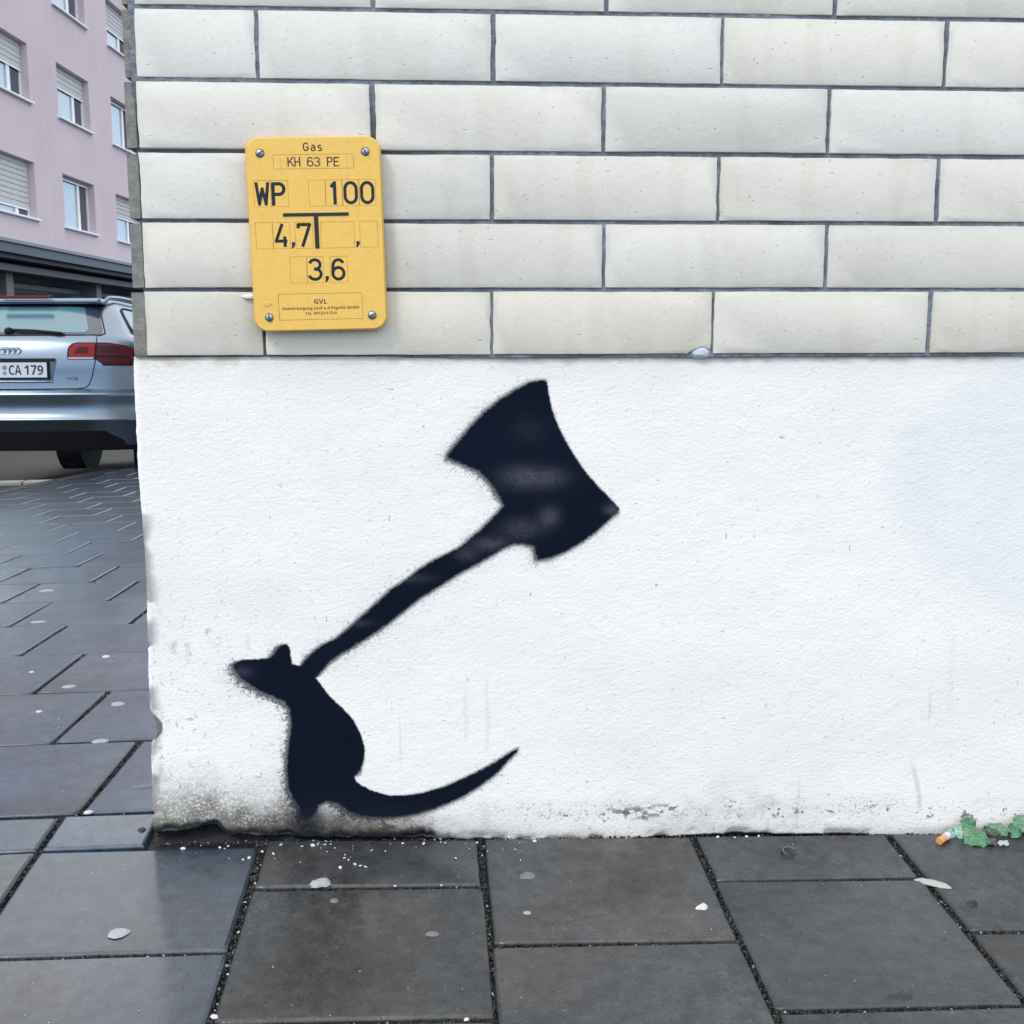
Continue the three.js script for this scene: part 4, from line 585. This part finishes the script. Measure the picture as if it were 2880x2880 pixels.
// ---------------------------------------------------------------- parked car, seen from behind
const font = await new FontLoader().loadAsync('fonts/droid/droid_sans_bold.typeface.json');
{
  const car = thing('parked_car', 'silver hatchback parked with its back to us at the kerb beyond the corner', 'car', [-2.8, leftY(-2.79, -6.45) - 0.115 - 0.105, -6.38]);
  car.rotation.set(-0.042, -3.2 * RAD, 0, 'YXZ');
  const paint = std({ c: [0.18, 0.23, 0.29], metalness: 0.9, roughness: 0.3, clearcoat: 0.4, clearcoatRoughness: 0.05, name: 'silver_paint' });
  const plastic = std({ c: [0.007, 0.008, 0.012], roughness: 0.65, specularIntensity: 0.4 }), rubber = std({ c: [0.01, 0.01, 0.012], roughness: 0.85 }), seamM = std({ c: [0.01, 0.014, 0.02], roughness: 0.8 });
  const glass = std({ c: [0.06, 0.16, 0.21], roughness: 0.16, ior: 1.95, name: 'tinted_glass' }), frit = std({ c: [0.03, 0.045, 0.075], roughness: 0.08, ior: 1.7 });
  const chrome = std({ c: [0.6, 0.63, 0.66], metalness: 1, roughness: 0.18 });
  // level: y, rear z, half width, rear corner depth, front z
  const LV = [[0.365, -0.1, 0.82, 0.46, -4.24], [0.5, -0.05, 0.86, 0.48, -4.29], [0.556, -0.012, 0.872, 0.48, -4.29], [0.566, -0.002, 0.874, 0.48, -4.29], [0.574, 0.0, 0.874, 0.48, -4.29], [0.584, -0.006, 0.876, 0.48, -4.28], [0.6, -0.02, 0.878, 0.475, -4.28], [0.64, -0.03, 0.88, 0.47, -4.27], [0.69, -0.022, 0.88, 0.465, -4.25], [0.724, -0.01, 0.881, 0.46, -4.24], [0.738, -0.007, 0.881, 0.46, -4.22], [0.749, -0.014, 0.88, 0.44, -4.2], [0.766, -0.058, 0.877, 0.42, -4.15], [0.776, -0.07, 0.876, 0.42, -4.13], [0.8, -0.073, 0.874, 0.4, -4.08], [0.9, -0.07, 0.866, 0.37, -3.75], [0.96, -0.07, 0.86, 0.36, -3.55], [1.0, -0.078, 0.85, 0.34, -3.35], [1.06, -0.096, 0.825, 0.32, -3.15], [1.1, -0.118, 0.79, 0.3, -3.05], [1.13, -0.145, 0.735, 0.28, -2.95], [1.15, -0.168, 0.7, 0.26, -2.87], [1.25, -0.3, 0.62, 0.22, -2.55], [1.34, -0.42, 0.545, 0.2, -2.25], [1.38, -0.5, 0.515, 0.22, -2.05], [1.405, -0.62, 0.48, 0.3, -1.9], [1.42, -0.9, 0.4, 0.35, -1.75], [1.427, -1.15, 0.25, 0.2, -1.5]];
  const col = (y, k) => along(LV.map((l) => [l[0], l[k]]), y), EN = 3.1;
  const zr = (x, y) => { const w = col(y, 2), a = col(y, 3), t = clamp(Math.abs(x) / w, 0, 1); return col(y, 1) - a * (1 - Math.pow(1 - Math.pow(t, EN), 1 / EN)); };
  {
    const Q = 28, pos = [], ix = []; let P = 0;
    const outline = ([y, z0, w, a, zf]) => { const o = []; for (let i = 0; i <= Q; i++) { const t = Math.sin((i / Q) * Math.PI / 2) ** 0.8, tt = i === Q ? 1 : t; o.push([w * tt, z0 - a * (1 - Math.pow(Math.max(0, 1 - Math.pow(tt, EN)), 1 / EN))]); } const fa = 0.5; for (let i = 1; i <= 6; i++) o.push([w, lerp(z0 - a, zf + fa, i / 6)]); for (let i = 1; i <= 12; i++) { const an = (i / 12) * Math.PI / 2; o.push([w * Math.cos(an) ** 0.7, zf + fa - fa * Math.sin(an)]); } return o.map(([x, z]) => [Math.max(0, x), y, z]); };
    const rings = LV.map((l) => { const r = outline(l), m = r.slice(1, -1).reverse().map(([x, y, z]) => [-x, y, z]); return [...r, ...m]; }); P = rings[0].length;
    rings.forEach((r) => r.forEach((p) => pos.push(...p)));
    for (let j = 0; j + 1 < rings.length; j++) for (let i = 0; i < P; i++) { const a = j * P + i, b = j * P + (i + 1) % P; ix.push(a, b, b + P, a, b + P, a + P); }
    for (const [j, up] of [[0, false], [rings.length - 1, true]]) { const c = pos.length / 3, r = rings[j]; pos.push(0, r[0][1], (r[0][2] + r[Q + 18][2]) / 2); for (let i = 0; i < P; i++) { const a = j * P + i, b = j * P + (i + 1) % P; up ? ix.push(c, a, b) : ix.push(c, b, a); } }
    const body = obj('body', toCreasedNormals(geom(pos, ix), 0.55), paint, car);
    // roof rails, aerial, spoiler
    for (const sx of [1, -1]) obj('roof_rail', tube([[sx * 0.49, 1.37, -0.5], [sx * 0.5, 1.408, -0.58], [sx * 0.51, 1.42, -0.8], [sx * 0.51, 1.425, -1.4], [sx * 0.5, 1.41, -2.0], [sx * 0.5, 1.36, -2.1]], 0.014, 40, 8), paint, car);
    obj('aerial', [new THREE.ConeGeometry(0.012, 0.06, 8).rotateX(-0.5).translate(0.0, 1.46, -0.75), new THREE.SphereGeometry(0.035, 12, 8).scale(0.8, 0.5, 1.4).translate(0, 1.43, -0.78)], plastic, car);
    const sp = rbox(-0.5, 0.5, -0.02, 0.02, -0.1, 0.1, 0.016), q = sp.attributes.position; for (let i = 0; i < q.count; i++) { const x = q.getX(i); q.setXYZ(i, x, q.getY(i) + 1.393 - 0.022 * (x / 0.5) ** 2, q.getZ(i) - 0.445 - 0.05 * Math.abs(x / 0.5) ** 2.5); } sp.computeVertexNormals(); obj('spoiler', sp, paint, car);
    const rb = rbox(-0.165, 0.165, -0.011, 0.008, -0.02, 0.011, 0.004), rq = rb.attributes.position; for (let i = 0; i < rq.count; i++) rq.setXYZ(i, rq.getX(i), rq.getY(i) + 1.397, rq.getZ(i) - 0.354); obj('brake_light', rb, std({ c: [0.13, 0.006, 0.02], roughness: 0.4, specularIntensity: 0.4 }), car);
  }
  // a raised panel on the back of the car between y0..y1, x from xl(y) to xr(y)
  function panel(y0, y1, xl, xr, off, ny = 14, nx = 18, deep = 0.012) {
    const pos = [], ix = [], uv = [];
    for (let j = 0; j <= ny; j++) for (let i = 0; i <= nx; i++) { const y = lerp(y0, y1, j / ny), x = lerp(xl(y), xr(y), i / nx); pos.push(x, y, zr(x, y) + off); uv.push(i / nx, j / ny); if (i && j) { const a = j * (nx + 1) + i, b = a - nx - 1; ix.push(b - 1, b, a, b - 1, a, a - 1); } }
    const edge = []; for (let i = 0; i <= nx; i++) edge.push(i); for (let j = 1; j <= ny; j++) edge.push(j * (nx + 1) + nx); for (let i = nx - 1; i >= 0; i--) edge.push(ny * (nx + 1) + i); for (let j = ny - 1; j >= 1; j--) edge.push(j * (nx + 1));
    const st = pos.length / 3; edge.forEach((e) => { pos.push(pos[3 * e], pos[3 * e + 1], pos[3 * e + 2] - deep); uv.push(0, 0); });
    edge.forEach((e, i) => { const n = (i + 1) % edge.length; ix.push(e, st + i, st + n, e, st + n, edge[n]); });
    return toCreasedNormals(geom(pos, ix, uv), 0.6);
  }
  const seam = (pts, r = 0.0035) => { const dense = []; for (let k = 0; k + 1 < pts.length; k++) for (let t = 0; t < 8; t++) dense.push([lerp(pts[k][0], pts[k + 1][0], t / 8), lerp(pts[k][1], pts[k + 1][1], t / 8)]); dense.push(pts[pts.length - 1]); return tube(dense.map(([x, y]) => [x, y, zr(x, y) + 0.0005]), r, dense.length * 2, 6); };
  // rear window with dark border
  const wr = (y) => lerp(0.585, 0.465, (y - 1.13) / 0.21) - 0.03 * step(1.16, 1.13, y) - 0.012 * step(1.325, 1.342, y);
  const win = obj('rear_window', panel(1.133, 1.342, (y) => -wr(y) + 0.004, (y) => wr(y) - 0.004, 0.005, 20, 26), frit, car);
  obj('glass_field', panel(1.15, 1.335, (y) => -wr(y) + 0.09, (y) => wr(y) - 0.085 - 0.02 * step(1.175, 1.15, y), 0.0075, 14, 20), glass, win);
  obj('window_gap', [seam([[-0.565, 1.131], [0.565, 1.131]], 0.006), seam([[0.565, 1.131], [0.585, 1.145], [0.57, 1.17], [0.47, 1.338]], 0.005), seam([[-0.565, 1.131], [-0.585, 1.145], [-0.57, 1.17], [-0.47, 1.338]], 0.005)], seamM, car);
  obj('window_header', panel(1.342, 1.366, () => -0.45, () => 0.45, 0.006, 4, 12), plastic, car);
  const zg = (x, y) => zr(x, y) + 0.02;
  const wiper = obj('wiper', [tube([[-0.03, 1.165, zg(-0.03, 1.165)], [0.12, 1.16, zg(0.12, 1.16)], [0.32, 1.142, zg(0.32, 1.142)]], 0.011, 20, 8), new THREE.SphereGeometry(0.026, 14, 10).scale(1.2, 1, 0.8).translate(-0.03, 1.158, zg(-0.03, 1.158))], plastic, car);
  obj('blade', tube([[0.03, 1.15, zg(0.03, 1.15) - 0.008], [0.18, 1.148, zg(0.18, 1.148) - 0.008], [0.34, 1.137, zg(0.34, 1.137) - 0.008]], 0.007, 20, 6), rubber, wiper);
  // hatch gaps
  obj('hatch_gap', [seam([[0.545, 1.125], [0.553, 1.08], [0.556, 0.97], [0.53, 0.86], [0.505, 0.8], [0.48, 0.783], [0.43, 0.777], [0, 0.774]]), seam([[-0.545, 1.125], [-0.553, 1.08], [-0.556, 0.97], [-0.53, 0.86], [-0.505, 0.8], [-0.48, 0.783], [-0.43, 0.777], [0, 0.774]])], seamM, car);
  // tail lights
  const redA = std({ c: [0.2, 0.006, 0.015], roughness: 0.3, specularIntensity: 0.45 }), redB = std({ c: [0.06, 0.004, 0.012], roughness: 0.3, specularIntensity: 0.4 }), redC = std({ c: [0.035, 0.004, 0.01], roughness: 0.3, specularIntensity: 0.4 }), clear = std({ c: [0.28, 0.27, 0.3], roughness: 0.15, metalness: 0.5 });
  for (const s of [1, -1]) {
    const mir = (f) => (y) => s * f(y), lr = (a, b) => (s > 0 ? [a, b] : [mir((y) => b(y) * 1), mir((y) => a(y) * 1)]);
    const P = (y0, y1, a, b, off, ny, nx) => (s > 0 ? panel(y0, y1, a, b, off, ny, nx) : panel(y0, y1, (y) => -b(y), (y) => -a(y), off, ny, nx));
    const L = part('tail_light', car);
    const rd = (y, y0, y1, R) => { const t = Math.max(0, y - (y1 - R)) / R, q = Math.max(0, y0 + 0.012 - y) / 0.012; return R * (1 - Math.sqrt(Math.max(0, 1 - t * t))) + 0.006 * q * q; };
    const tipTop = (y) => lerp(0.79, 0.62, clamp((y - 1.035) / 0.047) ** 2), cut = (y) => lerp(0.6, 0.558, step(0.928, 0.975, y));
    obj('housing', [P(0.968, 1.082, (y) => 0.376 + rd(y, 0.968, 1.082, 0.056), () => 0.559, 0.004, 24, 18), P(0.928, 1.082, cut, (y) => Math.min(tipTop(y), lerp(0.765, 0.79, step(0.928, 0.95, y))), 0.004, 24, 18)], plastic, L);
    obj('inner_lens', P(0.985, 1.075, (y) => 0.387 + rd(y, 0.985, 1.075, 0.05), () => 0.548, 0.009, 24, 18), redA, L);
    obj('inner_shade', P(1.012, 1.05, (y) => lerp(0.42, 0.45, (y - 1.012) / 0.038), () => 0.505, 0.013, 4, 6), redC, L);
    obj('reversing_strip', P(0.971, 0.984, () => 0.384, () => 0.545, 0.01, 3, 8), clear, L);
    obj('outer_lens', P(0.935, 1.075, (y) => cut(y) + 0.008, (y) => Math.min(tipTop(y), lerp(0.76, 0.785, step(0.935, 0.955, y))) - 0.008, 0.009, 24, 18), redB, L);
    obj('outer_shade', P(1.02, 1.055, () => 0.58, () => 0.69, 0.013, 4, 6), redC, L);
    obj('lens_rib', P(0.986, 0.996, () => 0.57, () => 0.73, 0.014, 3, 8), plastic, L);
  }
  // number plate; its recess is a raised panel, shade put into the darker colour
  obj('plate_recess_shade', panel(0.825, 0.97, (y) => -lerp(0.275, 0.31, (y - 0.825) / 0.145), (y) => lerp(0.275, 0.31, (y - 0.825) / 0.145), 0.003), std({ c: [0.1, 0.14, 0.19], metalness: 0.4, roughness: 0.35 }), car);
  obj('recess_lip', [seam([[-0.275, 0.824], [0.275, 0.824]], 0.008)], paint, car);
  obj('hatch_handle', panel(0.958, 0.976, () => -0.3, () => 0.3, 0.012, 3, 12), plastic, car);
  const pc = document.createElement('canvas'); pc.width = 1040; pc.height = 220; const p = pc.getContext('2d');
  p.fillStyle = '#c3cad4'; p.fillRect(0, 0, 1040, 220); p.fillStyle = '#1c3c8c'; p.fillRect(0, 0, 80, 220); p.fillStyle = '#e6e8ec'; p.font = 'bold 60px sans-serif'; p.textAlign = 'center'; p.fillText('D', 40, 195);
  p.fillStyle = '#141a28'; const pt = (t, x, w) => { p.save(); p.font = 'bold 196px sans-serif'; const m = p.measureText(t).width; p.translate(x, 180); p.scale(w / m, 1); p.fillText(t, 0, 0); p.restore(); };
  pt('LAU', 262, 300); pt('CA', 604, 180); pt('179', 862, 270); p.fillStyle = '#777f88'; p.beginPath(); p.arc(465, 76, 34, 0, 7); p.fill(); p.fillStyle = '#8a939d'; p.beginPath(); p.arc(465, 156, 32, 0, 7); p.fill();
  const pm = new THREE.CanvasTexture(pc); pm.colorSpace = THREE.SRGBColorSpace; pm.magFilter = THREE.LinearFilter;
  const plate = obj('number_plate', [new THREE.PlaneGeometry(0.5, 0.098).translate(0, 0.9, 0.0165)], std({ map: pm, roughness: 0.4 }), car); plate.position.z = zr(0.1, 0.9);
  obj('plate_holder', rbox(-0.262, 0.262, 0.84, 0.957, 0, 0.0145, 0.004), plastic, plate);
  // ring emblem, badge
  obj('emblem', [-1.5, -0.5, 0.5, 1.5].map((k) => new THREE.TorusGeometry(0.022, 0.0042, 8, 32).translate(k * 0.0335, 1.027, zr(k * 0.0335, 1.027) + 0.006)), std({ c: [0.32, 0.37, 0.42], metalness: 1, roughness: 0.2 }), car);
  const badge = new TextGeometry('TFSI', { font, size: 0.02, depth: 0.004, curveSegments: 2 }); badge.scale(1.35, 1, 1); badge.translate(0.365, 0.833, zr(0.41, 0.843) + 0.002); obj('badge', badge, std({ c: [0.12, 0.15, 0.18], metalness: 1, roughness: 0.25 }), car);
  // bumper: dark lower apron, exhaust
  obj('apron', panel(0.37, 0.495, (y) => -lerp(0.7, 0.6, step(0.42, 0.5, y)), (y) => lerp(0.7, 0.6, step(0.42, 0.5, y)), 0.006, 14, 20), plastic, car);
  obj('lower_apron', panel(0.366, 0.4, (y) => -col(y, 2) * 0.985, (y) => col(y, 2) * 0.985, 0.004, 8, 30), plastic, car);
  for (const x of [-0.52, -0.43]) obj('exhaust', new THREE.CylinderGeometry(0.035, 0.035, 0.16, 18, 1, true).rotateX(Math.PI / 2).translate(x, 0.29, -0.12), chrome, car);
  [1, -1].forEach((s) => obj('side_window', (() => { const pos = [], ix = []; const ny = 8, nx = 10; for (let j = 0; j <= ny; j++) for (let i = 0; i <= nx; i++) { const y = lerp(1.145, 1.335, j / ny), z = lerp(lerp(-0.44, -0.64, j / ny), lerp(-2.75, -2.25, j / ny), i / nx); pos.push(s * (col(y, 2) + 0.006), y, z); if (i && j) { const a = j * (nx + 1) + i, b = a - nx - 1; s > 0 ? ix.push(b - 1, a, b, b - 1, a - 1, a) : ix.push(b - 1, b, a, b - 1, a, a - 1); } } return geom(pos, ix); })(), glass, car));
  [1, -1].forEach((s) => obj('window_trim', tube([[s * (col(1.15, 2) + 0.006), 1.15, -2.7], [s * (col(1.145, 2) + 0.006), 1.145, -0.5], [s * (col(1.2, 2) + 0.006), 1.2, -0.49], [s * (col(1.3, 2) + 0.006), 1.3, -0.6], [s * (col(1.34, 2) + 0.006), 1.34, -0.7], [s * (col(1.34, 2) + 0.006), 1.34, -2.2]], 0.008, 60, 6), seamM, car));
  obj('windscreen', (() => { const pos = [], ix = [], n = 8; for (let j = 0; j <= n; j++) for (let i = 0; i <= n; i++) { const y = lerp(1.02, 1.36, j / n), w = col(y, 2) * 0.85, x = lerp(-w, w, i / n); pos.push(x, y, col(y, 4) - 0.012 + 0.5 - 0.5 * Math.sqrt(Math.max(0, 1 - Math.abs(x / col(y, 2)) ** 2.86))); if (i && j) { const a = j * (n + 1) + i, b = a - n - 1; ix.push(b - 1, a, b, b - 1, a - 1, a); } } return geom(pos, ix); })(), glass, car);
  for (const x of [0.775, -0.775]) for (const z of [-0.8, -3.38]) {
    const w = part('wheel', car); w.position.set(x, 0.316, z);
    obj('arch', new THREE.CylinderGeometry(0.325, 0.325, 0.225, 40).rotateZ(Math.PI / 2).translate(0, 0.01, 0), plastic, w);
    obj('tyre', new THREE.LatheGeometry([[0.2, -0.1], [0.29, -0.112], [0.312, -0.095], [0.318, -0.05], [0.318, 0.05], [0.312, 0.095], [0.29, 0.116], [0.2, 0.12]].map(([r, h]) => new THREE.Vector2(r, h)), 40).rotateZ(-Math.PI / 2 * Math.sign(x)), rubber, w);
    obj('rim', [new THREE.CylinderGeometry(0.2, 0.2, 0.02, 32).rotateZ(Math.PI / 2).translate(0.105 * Math.sign(x), 0, 0), ...[0, 1, 2, 3, 4].map((k) => box(-0.012, 0.012, 0.03, 0.19, -0.025, 0.025).rotateX((k * Math.PI * 2) / 5).translate(0.122 * Math.sign(x), 0, 0))], chrome, w);
  }
}

// ---------------------------------------------------------------- pink apartment house across the street
{
  const t = 3.4 * RAD, cD = -11.4, house = thing('apartment_house', 'pink plastered apartment house with white windows and roller shutters across the street', 'building');
  house.position.set(Math.cos(t) * cD, 0, Math.sin(t) * cD); house.rotation.y = Math.PI / 2 - t; // local x runs away along the street, z faces the street
  const pink = tex(512, 512, (u, v) => { const n = fbm(u * 5, v * 5, 601, 4, 5), f = fbm(u * 60, v * 60, 602, 3, 60), st = fbm(u * 18, v * 2, 603, 3, 18); const k = 0.9 + 0.12 * n + 0.06 * (f - 0.5) - 0.025 * step(0.55, 0.75, st); return [0.65 * k, 0.55 * k, 0.59 * k]; }, true);
  pink.repeat.set(0.14, 0.14);
  const wallM = std({ map: pink, roughness: 0.92 }), white = std({ c: [0.84, 0.85, 0.88], roughness: 0.45 }), shutM = std({ c: [0.52, 0.52, 0.52], roughness: 0.6 }), paneB = std({ c: [0.05, 0.065, 0.085], roughness: 0.03, ior: 1.6 }), pane = std({ c: [0.3, 0.37, 0.43], roughness: 0.03, ior: 2.4, name: 'window_glass' }), sillM = std({ c: [0.82, 0.82, 0.86], roughness: 0.5 }), dark = std({ c: [0.01, 0.013, 0.018], roughness: 0.6 }), curtain = std({ c: [0.62, 0.66, 0.7], roughness: 0.9 }), soff = std({ c: [0.3, 0.24, 0.25], roughness: 0.9 });
  const X0 = 8, X1 = 70, Y0 = 2.78, Y1 = 11.1, cols = [], rows = [[3.54, 4.9], [6.32, 7.68], [9.1, 10.42]];
  for (let i = -1; i < 5; i++) cols.push(25.37 + 4.13 * i);
  const sh = new THREE.Shape(); sh.moveTo(X0, Y0); sh.lineTo(X1, Y0); sh.lineTo(X1, Y1); sh.lineTo(X0, Y1); sh.closePath();
  const W = 2.32, RC = 0.19;
  for (const x of cols) for (const [a, b] of rows) { const h = new THREE.Path(); h.moveTo(x, a); h.lineTo(x, b); h.lineTo(x + W, b); h.lineTo(x + W, a); h.closePath(); sh.holes.push(h); }
  const wall = obj('wall', [new THREE.ExtrudeGeometry(sh, { depth: 0.35, bevelEnabled: false }).translate(0, 0, -0.35), box(X0, X1, Y0, Y1, -11, -10.7), box(X0, X0 + 0.3, Y0, Y1, -10.69, -0.352), box(X1 - 0.3, X1, Y0, Y1, -10.69, -0.352)], wallM, house);
  obj('roof', [box(X0 - 0.1, X1 + 0.1, 11.103, 11.3, -11.1, 0.12)], std({ c: [0.2, 0.2, 0.21], roughness: 0.9 }), house);
  const drop = [[0, 0.55, 0.5, 0.3, 0.4, 0.2], [0.82, 1.06, 0.06, 0.62, 0.3, 0.5], [0.5, 0.5, 0.0, 0.5, 0.6, 0.2]]; // rows bottom..top, per column index
  const D = { '1,0': 1.12, '1,1': 0.62, '1,2': 0.3, '2,0': 0.07, '2,1': 0.52, '2,2': 0.06, '3,0': 0.62, '3,1': 0.06, '3,2': 0.72 };
  let wn = 0;
  cols.forEach((x, ci) => rows.forEach(([a, b], ri) => {
    const w = part(wn ? 'window_' + String(wn).padStart(3, '0') : 'window', house); wn++; w.position.set(x, a, 0);
    const H = b - a, ms = 0.68 * W, z = -RC, f = 0.075, dropH = D[ci + ',' + ri] ?? 0.1 + 0.5 * rnd();
    obj('frame', [box(0.002, W - 0.002, 0.002, f, z - 0.07, z), box(0.002, W - 0.002, H - f, H - 0.002, z - 0.07, z), box(0.002, f, f, H - f, z - 0.07, z), box(W - f, W - 0.002, f, H - f, z - 0.07, z), box(ms - 0.08, ms + 0.08, f, H - f, z - 0.07, z + 0.004)], white, w);
    obj('pane', [box(f, ms - 0.08, f, H - f, z - 0.045, z - 0.03)], pane, w); obj('pane_001', [box(ms + 0.08, W - f, f, H - f, z - 0.045, z - 0.03)], paneB, w);
    if (dropH > 0.04) { const n = Math.max(2, Math.round(dropH / 0.12)); obj('shutter', Array.from({ length: n }, (_, k) => rbox(0.03, W - 0.03, H - dropH + (k * dropH) / n + 0.004, H - dropH + ((k + 1) * dropH) / n - 0.004, z + 0.005, z + 0.03, 0.01)), shutM, w); obj('shutter_rail', box(0.03, W - 0.03, H - dropH - 0.04, H - dropH, z + 0.008, z + 0.03), white, w); }
    obj('sill', rbox(-0.07, W + 0.07, -0.045, 0.003, -RC + 0.002, 0.09, 0.008), sillM, w);
    obj('room', box(0.002, W - 0.002, 0.002, H - 0.002, z - 0.14, z - 0.1), dark, w);
  }));
  // ground floor: canopy slab with dark fascia over shop fronts
  obj('canopy', [rbox(X0, X1, 2.5, 2.79, -1, 0.62, 0.02)], std({ c: [0.06, 0.075, 0.095], roughness: 0.5 }), house);
  obj('canopy_edge', [rbox(X0, X1, 2.72, 2.81, 0.3, 0.68, 0.015)], std({ c: [0.19, 0.21, 0.245], roughness: 0.5 }), house);
  obj('canopy_beam', [rbox(X0, X1, 2.16, 2.33, -0.1, 0.2, 0.02), rbox(X0, X1, 1.86, 2.0, -0.75, -0.6, 0.02)], std({ c: [0.11, 0.125, 0.14], roughness: 0.6 }), house);
  obj('canopy_soffit', [box(X0, X1, 2.4, 2.499, -1.6, 0.5)], dark, house);
  obj('shop_front', [box(X0, X1, -1.6, 2.4, -2.2, -2)], std({ c: [0.03, 0.045, 0.06], roughness: 0.25 }), house);
  for (let i = 0; i < 9; i++) obj(i ? 'pillar_00' + i : 'pillar', rbox(14 + i * 6, 14.4 + i * 6, -2, 2.4, -0.6, -0.15, 0.02), std({ c: [0.2, 0.2, 0.21] }), house);
}
renderer.render(scene, camera);
